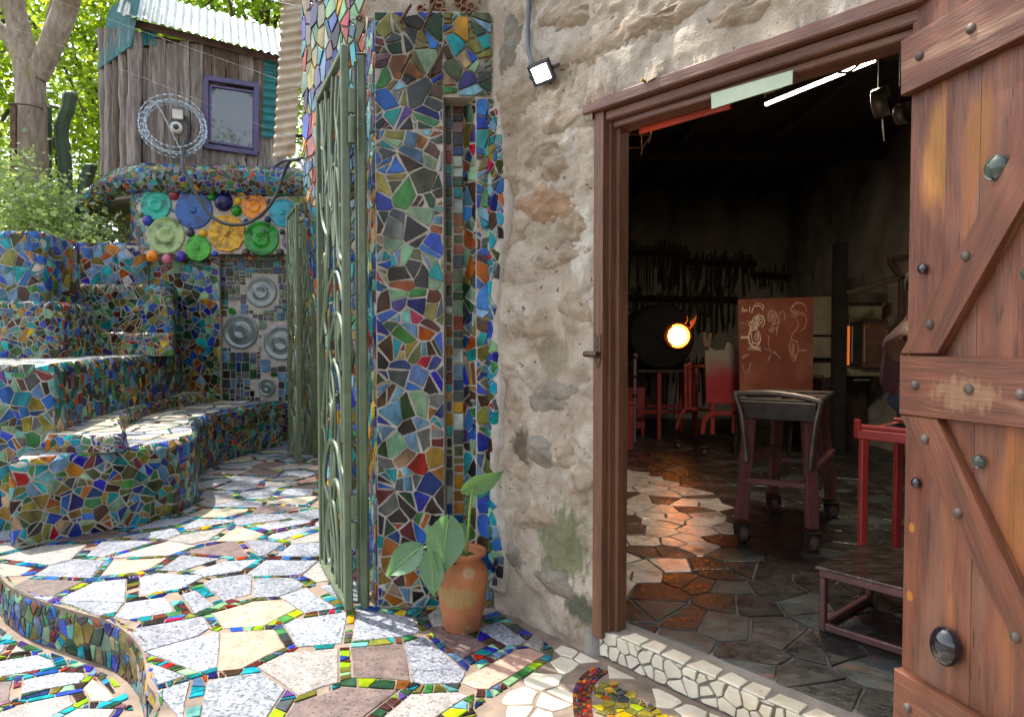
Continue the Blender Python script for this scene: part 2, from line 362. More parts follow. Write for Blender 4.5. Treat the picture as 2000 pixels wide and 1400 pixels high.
class Path:                                  # a smooth curve in plan; right-hand side is outside
    def __init__(s, pts, n=10, sm=True):
        s.p = crom([V((q[0], q[1], 0)) for q in pts], n) if sm else [V((q[0], q[1], 0)) for q in pts]
        s.l = [0]
        for i in range(1, len(s.p)): s.l.append(s.l[-1]+(s.p[i]-s.p[i-1]).length)
        s.L = s.l[-1]; s.n = []
        for i in range(len(s.p)):
            t = s.p[min(len(s.p)-1, i+1)]-s.p[max(0, i-1)]; t.normalize(); s.n.append(V((t.y, -t.x, 0)))
    def at(s, u):
        u = max(0, min(s.L, u)); lo, hi = 0, len(s.l)-1
        while hi-lo > 1:
            m = (lo+hi)//2
            if s.l[m] <= u: lo = m
            else: hi = m
        t = (u-s.l[lo])/max(1e-9, s.l[hi]-s.l[lo])
        return s.p[lo].lerp(s.p[hi], t), s.n[lo].lerp(s.n[hi], t).normalized()
    def surf(s, z0, h, r=.05):
        def S(u, v):
            p, n = s.at(u)
            if v <= h-r: return (V((p.x, p.y, z0+v)), n)
            a = min(math.pi/2, (v-(h-r))/r); q = p-n*r+n*r*math.cos(a)
            return (V((q.x, q.y, z0+h-r+r*math.sin(a))), (n*math.cos(a)+V((0, 0, math.sin(a)))).normalized())
        return S
def grid_mesh(S, U, Vv, nu, nv, off=0, u0=0, v0=0):
    vs_ = []; fs = []
    for i in range(nu+1):
        for j in range(nv+1):
            p, n = S(u0+U*i/nu, v0+Vv*j/nv); vs_.append(p+n*off)
    for i in range(nu):
        for j in range(nv): a = i*(nv+1)+j; fs.append((a, a+nv+1, a+nv+2, a+1))
    return vs_, fs
def tile(poly, S, rng, th=.007, bev=.003, tilt=.05):
    c = cen(poly); n = len(poly); _, nc = S(*c); tu, tv = rng.uniform(-tilt, tilt), rng.uniform(-tilt, tilt)
    rad = sum(math.hypot(p[0]-c[0], p[1]-c[1]) for p in poly)/n; k = max(.6, 1-bev/max(rad, 1e-4))
    A0, A1, A2 = [], [], []
    for p in poly:
        q, nn = S(*p); h = th+tu*(p[0]-c[0])+tv*(p[1]-c[1]); A0.append(q-nn*.002); A1.append(q+nn*max(.001, h-bev*.7))
        p2 = (c[0]+(p[0]-c[0])*k, c[1]+(p[1]-c[1])*k); q2, n2 = S(*p2); A2.append(q2+n2*max(.002, h))
    vs_ = A0+A1+A2; fs = [tuple(range(2*n, 3*n))]
    for b in (0, n): fs += [(b+i, b+(i+1) % n, b+n+(i+1) % n, b+n+i) for i in range(n)]
    nw = V((0, 0, 0))
    for i in range(n): nw += (A2[i]-A2[0]).cross(A2[(i+1) % n]-A2[0])
    if nw.dot(nc) < 0: fs = [f[::-1] for f in fs]
    return vs_, fs
def pick(pal, rng): return rng.choices(list(pal), weights=list(pal.values()))[0]
class Tiles:                                 # pieces of one thing: the largest in the picture become parts, the rest one part of kind stuff
    def __init__(s): s.t = {}
    def add(s, name, vs_, fs, m): s.t.setdefault(name, []).append((vs_, fs, m))
    def build(s, parent, most=290, minpx=8):
        off = base(parent)
        for name, L in s.t.items():
            sc = []
            for k, (vs_, fs, m) in enumerate(L):
                q = [proj(p) for p in vs_[-(len(vs_)//3):]]
                if any(a is None for a in q): sc.append(0); continue
                xs = [a[0] for a in q]; ys = [a[1] for a in q]
                if max(xs) < 0 or min(xs) > 2000 or max(ys) < 0 or min(ys) > 1400: sc.append(0); continue
                ar = abs(area([(a[0], a[1]) for a in q])); sc.append(ar if max(max(xs)-min(xs), max(ys)-min(ys)) > minpx else 0)
            order = sorted(range(len(L)), key=lambda k: -sc[k]); rest = MB(); mats = []
            for r, k in enumerate(order):
                vs_, fs, m = L[k]
                if r < most and sc[k] > 30:
                    me = bpy.data.meshes.new(name); me.from_pydata([tuple(p-off) for p in vs_], [], fs); me.materials.append(m); link(name, me, parent)
                else:
                    if m not in mats: mats.append(m)
                    rest.add(vs_, fs, mats.index(m))
            if rest.v: rest.make(name, mats, parent, kind='stuff')
def mosaic(T, S, U, Vv, s, pal, seed, g=.004, p1=.42, asp=1.0, keep=None, name='glass_tile', th=.007, u0=0, v0=0, k=.0022, eps=.3, rect=None, jit=.95):
    rng = random.Random(seed); minA = (s*.16)**2
    cs = rects(u0, u0+U, v0, v0+Vv, rng, *rect) if rect else shards(cells(u0, u0+U, v0, v0+Vv, s, rng, jit, None, asp), rng, p1)
    for c in cs:
        q = inset(c, g*rng.choice((.7, .85, 1, 1, 1.25, 1.7)))
        if not q or abs(area(q)) < minA: continue
        q = clean(q, s*eps*.5)
        if len(q) < 3: continue
        if keep and not keep(*cen(q)): continue
        if keep and not all(keep(*p) for p in q): continue
        q = ragged(q, rng, k)
        vs_, fs = tile(q, S, rng, th)
        T.add(name, vs_, fs, GLASS[pick(pal, rng)] if isinstance(pal, dict) else rng.choice(pal))
def inside(poly, x, y):
    r = False; n = len(poly); j = n-1
    for i in range(n):
        xi, yi = poly[i][0], poly[i][1]; xj, yj = poly[j][0], poly[j][1]
        if (yi > y) != (yj > y) and x < (xj-xi)*(y-yi)/(yj-yi)+xi: r = not r
        j = i
    return r
def clip_region(p, reg):                     # trim a convex piece against the nearest border of a region
    for _ in range(4):
        bad = [q for q in p if not inside(reg, *q)]
        if not bad: return p
        q = max(bad, key=lambda q: 0); best = None; n = len(reg)
        a_ = 1 if sum(reg[i][0]*reg[(i+1) % n][1]-reg[(i+1) % n][0]*reg[i][1] for i in range(n)) > 0 else -1
        for i in range(n):
            a, b = reg[i], reg[(i+1) % n]; ex, ey = b[0]-a[0], b[1]-a[1]; l2 = ex*ex+ey*ey
            t = max(0, min(1, ((q[0]-a[0])*ex+(q[1]-a[1])*ey)/max(l2, 1e-9))); d = math.hypot(q[0]-a[0]-ex*t, q[1]-a[1]-ey*t)
            if best is None or d < best[0]: best = (d, a, ex, ey, math.sqrt(l2))
        _, a, ex, ey, l = best; nx, ny = a_*ey/l, -a_*ex/l
        p = clip(p, nx, ny, nx*a[0]+ny*a[1])
        if len(p) < 3: return None
    return p if all(inside(reg, *q) or True for q in p) else None
def crazy_floor(T, reg, z, s, seed, band=.05, g=.005, stone=None, pal=PAL_FLOOR, slab='stone_slab', cut=(.05, .13), th=.006, dens=1.0):
    rng = random.Random(seed); xs = [p[0] for p in reg]; ys = [p[1] for p in reg]
    S = lambda u, v: (V((u, v, z)), V((0, 0, 1)))
    near_ = lambda x, y: inside(reg, x, y) or any(inside(reg, x+a*s*.55, y+b*s*.55) for a, b in ((1, 0), (-1, 0), (0, 1), (0, -1)))
    for c in cells(min(xs)-s, max(xs)+s, min(ys)-s, max(ys)+s, s, rng, .9, near_, 1.0, False):
        c = clip_region(c, reg)
        if not c or area(c) < .002 or not inside(reg, *cen(c)) or sum(inside(reg, a+(cen(c)[0]-a)*.12, b+(cen(c)[1]-b)*.12) for a, b in c) < len(c)-1: continue
        strips = []; core = c; n = len(c)
        for i in range(n):
            a = c[i]; b = c[(i+1) % n]; ex, ey = b[0]-a[0], b[1]-a[1]; l = math.hypot(ex, ey)
            if l < .02: continue
            nx, ny = ey/l, -ex/l
            if band and nx*.8+ny*.6 > -.35 and rng.random() < dens:
                w = band*rng.uniform(.7, 1.35); d = nx*a[0]+ny*a[1]-w
                st = clip(core, -nx, -ny, -d)
                if len(st) >= 3: strips.append((st, ex/l, ey/l))
                core = clip(core, nx, ny, d)
                if len(core) < 3: break
        if len(core) >= 3:
            q = inset(core, g)
            if q and area(q) > .0015:
                q = ragged(clean(q, .03), rng, .006); vs_, fs = tile(q, S, rng, th, .004, .01); m = stone(cen(q), rng)
                T.add(slab, vs_, fs, m)
        for st, ex, ey in strips:
            ds = [ex*p[0]+ey*p[1] for p in st]; x = min(ds); e = max(ds); sk0 = 0
            while x < e-.01:
                x2 = x+rng.uniform(*cut); sk = rng.uniform(-.6, .6)
                x2 = min(x2, e) if e-x2 > cut[0]*.6 else e+.2
                q = st; cx, cy_ = cen(st); off = ex*cx+ey*cy_
                na = ex+sk0*-ey; nb = ey+sk0*ex; nc = ex+sk*-ey; nd_ = ey+sk*ex
                q = clip(q, nc, nd_, nc*(cx+ex*(x2-off))+nd_*(cy_+ey*(x2-off))); q = clip(q, -na, -nb, -(na*(cx+ex*(x-off))+nb*(cy_+ey*(x-off)))) if len(q) > 2 else q
                if len(q) >= 3 and rng.random() > .12:
                    for h in (halve(q, rng) if rng.random() < .52 else [q]):
                        h2 = inset(h, g*.8)
                        if h2 and area(h2) > .00018:
                            h2 = ragged(clean(h2, .008), rng, .0025); vs_, fs = tile(h2, S, rng, th+.002, .003, .03); T.add('glass_tile', vs_, fs, GLASS[pick(pal, rng)])
                x = x2; sk0 = sk
# ================================================================== THE SETTING
earth = mat('earth', srgb('6b5a45'), srgb('4b4a2e'), scale=1.5, rough=.95, bump=.6, bscale=12)
g = MB(); g.add([(-150, -150, -.34), (150, -150, -.34), (150, 150, -.34), (-150, 150, -.34)], [(0, 1, 2, 3)])
g.make('ground', earth, kind='structure')
def bank_z(x, y):
    t = max(0, min(1, (y-9.2)/2.2)); s = max(0, min(1, (-2.4-x)/1.2)); a = max(0, min(1, (-5.3-x)/.9))*max(0, min(1, (y-7.6)/1.6))
    return -.5+(2.5*t*t*(3-2*t))*s*(1-a)+2.55*a+.12*noise.noise(V((x*.6, y*.6, 0)))*max(s*t, a)+max(0, y-14)*.06*s
g = MB(); nx, ny = 60, 60; vv = []
for i in range(nx+1):
    for j in range(ny+1):
        x = -30+29.3*i/nx; y = 6.5+30*j/ny; vv.append((x, y, bank_z(x, y)))
g.add(vv, [(i*(ny+1)+j, (i+1)*(ny+1)+j, (i+1)*(ny+1)+j+1, i*(ny+1)+j+1) for i in range(nx) for j in range(ny)], 0, True)
g.make('garden_bank', earth, kind='structure')
# --- courtyard floor
xy = lambda p: (p.x, p.y)
edge = [(-1.28, .8), (-1.32, 1.6)]+[xy(G(*q)) for q in ((290, 1400), (287, 1330), (270, 1258), (215, 1214), (150, 1194), (60, 1165), (14, 1140), (-14, 1108), (-60, 1090))]+[(-4.4, 4.75)]
edge_path = Path([(p[0], p[1]) for p in edge[::-1]], 8)
border = [xy(G(*q)) for q in ((1082, 1266), (1078, 1290), (1042, 1312), (1005, 1336), (962, 1384))]+[(-.02, 2.2), (.1, 1.2), (.15, .8)]
right_top = [(-4.4, 5.4), (-4.4, 10.2), (-2.0, 10.2), (-2.1, 9.4), (-2.1, 7.4), (-.86, 4.05), (-.745, 3.76), (-.12, 3.76)]
reg_main = [xy(p) for p in edge_path.p]   # from the back left towards the camera
reg_main = [(p[0], p[1]) for p in reg_main]+[border[-1]]+border[-2::-1]+right_top[::-1]
floor_poly = [(p.x, p.y) for p in edge_path.p]+[(3, .8), (3, .9), (.72, 2.82), (-.08, 3.8), (-.08, 3.95), (-.6, 10.2), (-4.5, 10.2), (-4.5, 5.4)]
m = MB(); m.prism(floor_poly, -.33, 0); court = m.make('courtyard_floor', grout_warm, kind='structure')
T = Tiles()
def stone_main(c, rng):
    r = rng.random()
    return GRAN[0] if r < .58 else GRAN[4] if r < .78 else GRAN[1] if r < .87 else GRAN[2] if r < .96 else GRAN[3]
crazy_floor(T, reg_main, 0, .35, 11, band=.056, dens=.74, stone=stone_main, cut=(.045, .105))
S = edge_path.surf(-.25, .25, .03)
mosaic(T, S, edge_path.L, .275, .085, PAL_TIER, 12, p1=.5)
white_reg = [border[0]]+border[1:]+[(2.2, .8), (2.2, 1.2), (.70, 2.79), (.52, 3.0), (.25, 3.3)]
# snake border of tesserae and the yellow mosaic bed inside it
snake = crom([G(1175, 1306), G(1150, 1325), G(1136, 1350), G(1136, 1385), G(1150, 1430), G(1200, 1490)], 8)
bedpoly = [xy(p) for p in snake[3:]]+[xy(G(q[0], q[1])) for q in ((1420, 1480), (1330, 1400), (1240, 1350), (1190, 1322))]
sn = [xy(p) for p in snake]
def near_snake(x, y, d): return min(math.hypot(x-a[0], y-a[1]) for a in sn) < d
rng = random.Random(5)
for c in cells(-.2, 1.6, .9, 3.4, .13, rng, .9, lambda x, y: inside(white_reg, x, y) and not inside(bedpoly, x, y) and not near_snake(x, y, .06)):
    c = clip_region(c, white_reg); q = inset(c, .006) if c else None
    if q and area(q) > .002: vs_, fs = tile(ragged(clean(q, .02), rng, .004), lambda u, v: (V((u, v, 0)), V((0, 0, 1))), rng, .006, .004, .01); T.add('marble_slab', vs_, fs, marble)
mosaic(T, lambda u, v: (V((u, v, 0)), V((0, 0, 1))), 1.0, 1.3, .045, dict(olive=6, ochre=5, moss=4, yellow=4, slate=2, amber=2, lime=1), 6, g=.003, keep=lambda x, y: inside(bedpoly, x, y) and not near_snake(x, y, .035), u0=.2, v0=2.0, th=.006, k=.001)
sp = Path([(p[0], p[1]) for p in sn[::-1]], 1, False)
rng = random.Random(7); u = 0
while u < sp.L-.02:
    for k in range(4):
        p, n = sp.at(u+.006*(k % 2)); q, _ = sp.at(u+.02+.006*(k % 2)); o = n*(-.034+k*.019)
        poly = [xy(p+o), xy(q+o), xy(q+o+n*.0165), xy(p+o+n*.0165)]
        vs_, fs = tile(ragged(poly, rng, .0012), lambda a, b: (V((a, b, 0)), V((0, 0, 1))), rng, .008, .002)
        T.add('tessera', vs_, fs, GLASS[rng.choice(['maroon', 'maroon', 'red', 'violet', 'rust', 'orange', 'black', 'brown'])])
    u += .0225
T.build(court, 300)
# --- lower paving at the left
low_poly = [(-8, -1), (-1.2, -1)]+[(p.x+.02, p.y) for p in edge_path.p[::-1]]+[(-8, 5.2)]
m = MB(); m.prism(low_poly, -.42, -.25); low = m.make('lower_paving', grout_warm, kind='structure')
T = Tiles(); reg_low = [(-4.2, .6), (-1.36, .6)]+[(p.x-.03, p.y-.03) for p in edge_path.p[::-1]]
crazy_floor(T, reg_low, -.25, .29, 21, band=.05, stone=lambda c, r: r.choices(GRAN, [6, 1, 1, 2, 3])[0])
T.build(low, 200)
# --- doorway wall frame: u along the wall to the right, n towards the courtyard
O = V((.586, 2.97, 0)); D = V((.654, -.757, 0)).normalized(); NW = V((D.y, -D.x, 0)); NW = NW if NW.y < 0 else -NW; DEEP = -NW
def W(u, z, off=0): return O+D*u+NW*off+V((0, 0, z))
FZ = .13
# --- workshop floor
wf = [xy(W(-.42, 0, -.03)), xy(W(1.6, 0, -.03)), xy(W(6.2, 0, -.1)), (4.7, -1.6), (4.7, 11.7), (-.15, 11.7), (-.15, 4.2)]
m = MB(); m.prism(wf, -.3, FZ-.004); shop_floor = m.make('workshop_floor', mortar_in, kind='structure')
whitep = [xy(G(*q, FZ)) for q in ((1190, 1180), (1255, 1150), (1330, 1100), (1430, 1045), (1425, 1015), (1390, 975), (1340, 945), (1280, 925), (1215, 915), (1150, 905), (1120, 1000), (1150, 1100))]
wfr = [xy(W(-.3, 0, -.16)), xy(W(1.6, 0, -.16)), xy(W(2.4, 0, -.2)), (3.6, 2.2), (4.6, 5), (4.6, 11.5), (0, 11.5), (0, 4.3)]
T = Tiles()
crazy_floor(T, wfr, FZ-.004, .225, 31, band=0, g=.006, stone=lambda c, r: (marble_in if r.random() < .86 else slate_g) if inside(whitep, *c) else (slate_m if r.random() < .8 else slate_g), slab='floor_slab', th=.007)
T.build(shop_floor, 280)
# ================================================================== THE DOORSTEP
st = thing('doorstep', 'low doorstep faced with broken cream marble under the workshop doorway', 'step', W(.3, 0))
m = MB(); m.prism([xy(W(-.46, 0, -.02)), xy(W(2.3, 0, -.02)), xy(W(2.3, 0, -.2)), xy(W(-.46, 0, -.2))], -.02, FZ-.002); m.make('step_core', concrete, st)
T = Tiles(); rng = random.Random(41)
S = lambda u, v: (W(u, v, -.02), NW)
mosaic(T, S, 2.4, .125, .068, [marble], 42, g=.0042, p1=.04, name='marble_piece', th=.016, u0=-.44, v0=.003, k=.004, jit=.8)
u = -.15
while u < 2.2:
    w = rng.uniform(.09, .17)
    poly = [(u, -.015), (u+w-.012, -.015), (u+w-.012-rng.uniform(0, .02), -.015-rng.uniform(.07, .09)), (u+rng.uniform(0, .02), -.015-rng.uniform(.07, .09))]
    vs_, fs = tile(ragged(poly, rng, .003), lambda a, b: (W(a, FZ-.002, b), V((0, 0, 1))), rng, .006, .004, .01); T.add('marble_tread', vs_, fs, marble); u += w
T.build(st, 120)
lump = MB(); lump.lathe(W(-.33, 0, -.06), [(.085, 0), (.08, .1), (.06, .16), (.03, .185), (0, .19)], 18, wob=lambda a, r: 1+.15*math.sin(3*a+r*20)+.07*math.sin(7*a)); lump.make('cement_lump', concrete, st)
# ================================================================== MOSAIC PILLAR
pil = thing('mosaic_pillar', 'tall pillar of broken coloured tiles with a narrow brick-tile recess beside the doorway wall', 'pillar', (-.45, 3.9, 0))
PX0, PX1, PX2, PX3 = -.745, -.375, -.197, -.10; PY = 3.75; NT = 2.81
m = MB()
m.prism([(PX0, PY), (PX1, PY), (PX1, 3.87), (-.272, 3.87), (PX2, PY), (PX3, 3.765), (PX3, 4.4), (-.98, 4.4), (-.86, 4.05)], -.05, NT)
m.prism([(PX0, PY), (PX3, 3.765), (PX3, 4.4), (-.98, 4.4), (-.86, 4.05)], NT, 3.27)
m.make('pillar_core', grout, pil)
T = Tiles()
mosaic(T, plane_s((PX0, PY, 0), (1, 0, 0), (0, 0, 1)), PX1-PX0, 2.62, .098, PAL_PILLAR, 51, asp=1.12, g=.0042, p1=.74, k=.004, jit=1.2, u0=0, v0=.01)
mosaic(T, plane_s((PX0, PY, 0), (1, 0, 0), (0, 0, 1)), PX1-PX0, 3.26-2.63, .098, PAL_PILLAR, 52, asp=1.05, g=.0042, p1=.74, k=.004, jit=1.2, v0=2.63)
mosaic(T, plane_s((PX1, PY, 0), (1, 0, 0), (0, 0, 1)), PX3-PX1-.01, 3.26-NT, .098, PAL_PILLAR, 53, g=.0042, v0=NT+.003, p1=.7, jit=1.2)
mosaic(T, plane_s((PX1, 3.87, 0), (1, 0, 0), (0, 0, 1)), -.272-PX1, NT-.03, .07, PAL_RECT, 54, g=.005, rect=(.042, .10), name='brick_tile', th=.014, v0=.02, k=.0012)
sp_o = V((-.272, 3.87, 0)); sp_d = V((PX2, PY, 0))-sp_o
mosaic(T, plane_s(sp_o, sp_d, (0, 0, 1)), sp_d.length, NT-.02, .075, PAL_PILLAR, 55, asp=1.9, g=.004, v0=.01, p1=.5)
mosaic(T, plane_s((PX2, PY, 0), (1, 0, 0), (0, 0, 1)), PX3-PX2-.004, NT-.02, .085, PAL_BLUE, 56, asp=1.2, g=.004, v0=.01)
lf = V((PX0, PY, 0)); lo_ = V((-.86, 4.05, 0))
mosaic(T, plane_s(lo_, lf-lo_, (0, 0, 1)), (lf-lo_).length, 3.24, .065, dict(clear=5, aqua=4, turq=4, cobalt=4, pink=2, yellow=3, violet=3, red=2, amber=2, mint=4, steel=3, bottle=2, green=2), 57, asp=1.9, g=.003, v0=.01)
T.build(pil, 300)
rust = mat('rusty_iron', srgb('6f5240'), srgb('4a352a'), scale=20, rough=.8, bump=.5, bscale=70)
def spiral_rod(a, b, r=.0085):
    a, b = V(a), V(b); n = 26; pts = [a.lerp(b, i/n) for i in range(n+1)]
    mm = MB(); mm.tube(pts, [r*(1+.28*math.sin(i*1.9)) for i in range(n+1)], 7); return mm
for k, (q0, q1, dy) in enumerate((((779, 47), (802, 10), .2), ((823, 65), (850, 4), .24), ((782, 143), (803, 104), .2), ((838, 151), (867, 90), .26))):
    a = A(q0[0], q0[1], PY+.02); b = A(q1[0], q1[1], PY-dy)
    rr = spiral_rod(a, b).make('iron_peg', rust)
    tag(rr, ('thin twisted iron peg near the top left corner of the tiled pillar', 'thicker twisted iron peg at the top of the tiled pillar, under the clay tubes', 'lower left twisted iron peg on the tiled pillar beside the gate post',
             'lower right twisted iron peg on the tiled pillar, above the brick-tile recess')[k], 'peg', 'twisted iron pegs in the pillar')
# ================================================================== ROUGH WALL WITH THE DOORWAY
sw = thing('stone_wall', 'rough plastered rubble wall round the workshop doorway', 'wall', W(-.6, 0))
ULEFT, UR, ZT, OL, OR_, OT = -1.09, 2.7, 4.4, -.285, 1.45, 2.60
def wob(u, z):
    p = V((u*1.0, z*1.0, 3.1)); a = 1.0
    if u < -.92: a = max(.12, (u+1.09)/.17)
    k_ = .35+.65*max(0, min(1, .5+1.6*noise.noise(p*1.7+V((5, 2, 0))))); h = .015*noise.noise(p*2.3)+.012*noise.noise(p*6)+k_*(.013*noise.noise(p*11)+.012*noise.noise(p*27)+.009*noise.noise(p*55))
    c = noise.voronoi(p*V((2.6, 3.4, 1)) if False else V((u*2.7, z*3.6, .4)))[0]
    n1 = noise.noise(V((u*1.9+4, z*2.3, 1.7)))+.30*noise.noise(V((u*7, z*8, 4.1))); t_ = max(0, min(1, (n1+.03)/.09)); h += .020*t_*t_*(3-2*t_)-.010
    n2 = noise.noise(V((u*2.6, z*3.1, 9.2)))+.28*noise.noise(V((u*9, z*9, 3))); h -= .018*max(0, 1-abs(n2)/.035)
    h += .012*max(0, min(1, (c[1]-c[0])*3.2))-.008          # buried stones swell under the plaster
    if 2.5 < z < 2.95 and u > OL-.05: h += (.032+.022*noise.noise(p*6))*min(1, (2.95-z)/.3)
    return h*a*(1 if z > 2 else .62+.19*z)+.012
m = MB(); du = .0135; nu = int((UR-ULEFT)/du); nz = int((ZT+.05)/du); vv = []; idx = {}
rag = lambda t, s: .022*noise.noise(V((t*4, s, 0)))+.006*noise.noise(V((t*13, s, 2)))
for i in range(nu+1):
    for j in range(nz+1):
        u = ULEFT+(UR-ULEFT)*i/nu; z = -.05+(ZT+.05)*j/nz
        if OL < u < OR_ and z < OT-.02: continue
        zz = z
        if OL < u < OR_ and z < OT+.022: zz = OT+rag(u, 5)*1.2-.028
        idx[(i, j)] = len(vv); vv.append(W(u, zz, wob(u, zz)))
fs = [(idx[(i, j)], idx[(i+1, j)], idx[(i+1, j+1)], idx[(i, j+1)]) for i in range(nu) for j in range(nz) if all(k in idx for k in ((i, j), (i+1, j), (i+1, j+1), (i, j+1)))]
m.add(vv, fs, 0, True)
m.make('plaster_face', plaster, sw)
m = MB()
m.prism([xy(W(ULEFT, 0, -.02)), xy(W(OL-.012, 0, -.02)), xy(W(OL-.012, 0, -.10)), xy(W(-.62, 0, -.32)), xy(W(ULEFT, 0, -.32))], -.05, ZT)
for (a, b, c, d) in ((OL-.0125, OR_, OT+.02, ZT), (OR_, 6.2, -.05, ZT)):
    m.prism([xy(W(a, 0, -.02)), xy(W(b, 0, -.02)), xy(W(b, 0, -.32)), xy(W(a, 0, -.32))], c, d)
m.make('wall_core', plaster, sw)
def wear_or_sun(m_, c, rad, colr, k=.9, sc=9):   # a torn patch: bare wood, stains, moss, sunlight painted on plaster
    nt = m_.node_tree; N = nt.nodes; L = nt.links; b = N['Principled BSDF']; src = b.inputs['Base Color'].links[0].from_socket
    tc = N.new('ShaderNodeTexCoord'); mp = N.new('ShaderNodeMapping'); mp.inputs['Location'].default_value = [-a/r for a, r in zip(c, rad)]; mp.inputs['Scale'].default_value = [1/r for r in rad]; L.new(tc.outputs['Object'], mp.inputs[0])
    ln = N.new('ShaderNodeVectorMath'); ln.operation = 'LENGTH'; L.new(mp.outputs[0], ln.inputs[0]); n_ = N.new('ShaderNodeTexNoise'); n_.inputs['Scale'].default_value = sc; n_.inputs['Detail'].default_value = 8
    m2 = N.new('ShaderNodeMapping'); m2.inputs['Scale'].default_value = (2.2, 2.2, .7); L.new(tc.outputs['Object'], m2.inputs[0]); L.new(m2.outputs[0], n_.inputs['Vector'])
    a = N.new('ShaderNodeMath'); a.operation = 'MULTIPLY_ADD'; a.inputs[1].default_value = k*2; L.new(n_.outputs[0], a.inputs[0]); L.new(ln.outputs['Value'], a.inputs[2])
    r = N.new('ShaderNodeMapRange'); r.inputs['From Min'].default_value = 1.12+k; r.inputs['From Max'].default_value = .72+k; L.new(a.outputs[0], r.inputs[0])
    x = N.new('ShaderNodeMix'); x.data_type = 'RGBA'; L.new(r.outputs[0], x.inputs[0]); L.new(src, x.inputs[6])
    gr = N.new('ShaderNodeMix'); gr.data_type = 'RGBA'; gr.inputs[6].default_value = (*colr, 1); gr.inputs[7].default_value = (*[q*.62 for q in colr], 1); n3 = N.new('ShaderNodeTexNoise'); n3.inputs['Scale'].default_value = 5; n3.inputs['Detail'].default_value = 6; m3 = N.new('ShaderNodeMapping'); m3.inputs['Scale'].default_value = (12, 12, .8); L.new(tc.outputs['Object'], m3.inputs[0]); L.new(m3.outputs[0], n3.inputs['Vector']); L.new(n3.outputs[0], gr.inputs[0]); L.new(gr.outputs[2], x.inputs[7]); L.new(x.outputs[2], b.inputs['Base Color'])
def wloc(px, py): q = PL(px, py, W(0, 0), NW)-W(-.6, 0); return tuple(q)
for (px, py, ru, rz_, c_, kk) in ((1105, 1060, .17, .22, '7a7a5c', 1.0), (1140, 1185, .10, .07, '5c5c4c', .8), (1060, 60, .3, .16, 'c3b8aa', .7), (1130, 470, .09, .2, 'c9c2b4', .6), (1020, 880, .08, .14, '6a5a4a', .6), (1250, 110, .3, .12, 'c0b4a4', .7), (1080, 690, .12, .12, '94866f', .6)):  # pale patches high on the wall are sunlight painted into the plaster colour
    wear_or_sun(plaster, wloc(px, py), (ru, ru, rz_), srgb(c_), kk, 11)
# stones that stand out of the plaster
def stone_blob(px, py, wpx, hpx, mt, seed, rise=.03):
    rng = random.Random(seed); c = PL(px, py, W(0, 0), NW); r = ray(px, py); dist = (c-EYEP).length; s = dist/F_PX
    n = 34; k = 11; vs_ = []; fs = []
    for j in range(k):
        f = 1.15*(1-j/(k-1))
        for i in range(n):
            an = 2*math.pi*i/n; rr = (1+.22*math.sin(2*an+seed)+.12*math.sin(5*an+seed*2))*f
            u = math.cos(an)*wpx*s*1.25*rr/2; z = math.sin(an)*hpx*s*rr/2
            q = c+D*u+V((0, 0, z)); uu = (q-O).dot(D); h = wob(uu, q.z)+rise*(1-f*f)-.013+.016*noise.noise(q*9)+.010*noise.noise(q*24)
            vs_.append(W(uu, q.z, h-.012 if j == 0 else h))
    for j in range(k-1):
        for i in range(n): fs.append((j*n+i, j*n+(i+1) % n, (j+1)*n+(i+1) % n, (j+1)*n+i))
    mm = MB(); mm.add(vs_, fs, 0, True); return mm.make('stone', mt, sw)
st_g = mat('grey_stone', srgb('857c6e'), srgb('696358'), scale=9, rough=.9, bump=.9, bscale=40, c3=srgb('8a7d6c'), s3=5)
st_o = mat('ochre_stone', srgb('9c7c62'), srgb('83694f'), scale=9, rough=.95, bump=1, bscale=40, c3=srgb('a08b78'), s3=6, lo3=.5)
st_b = mat('tan_stone', srgb('9b8b78'), srgb('84735f'), scale=9, rough=.95, bump=1, bscale=36)
for k, (px, py, w, h, mt) in enumerate(((1072, 398, 150, 82, st_o), (1005, 330, 60, 95, st_b), (1070, 302, 110, 60, st_b), (1075, 775, 125, 75, st_g), (1100, 500, 95, 60, st_b), (1085, 1130, 85, 75, st_g), (1010, 915, 60, 70, st_b),
                                         (1010, 190, 120, 70, st_b), (1090, 330, 90, 50, st_b), (1000, 455, 90, 60, st_b), (1120, 445, 60, 90, st_b), (1040, 640, 90, 70, st_b), (1120, 600, 70, 70, st_b), (1000, 800, 60, 90, st_b), (1060, 880, 100, 60, st_g), (1130, 960, 60, 80, st_b), (1040, 1010, 110, 60, st_b), (1300, 40, 170, 60, st_b), (1180, 90, 150, 70, st_b), (1110, 30, 110, 60, st_b), (1450, 30, 130, 50, st_b), (1110, 890, 70, 60, st_b), (995, 92, 60, 110, st_g), (1095, 240, 70, 60, st_b), (1005, 1080, 60, 70, st_g))):
    stone_blob(px, py, w, h, mt, k+3, .034)
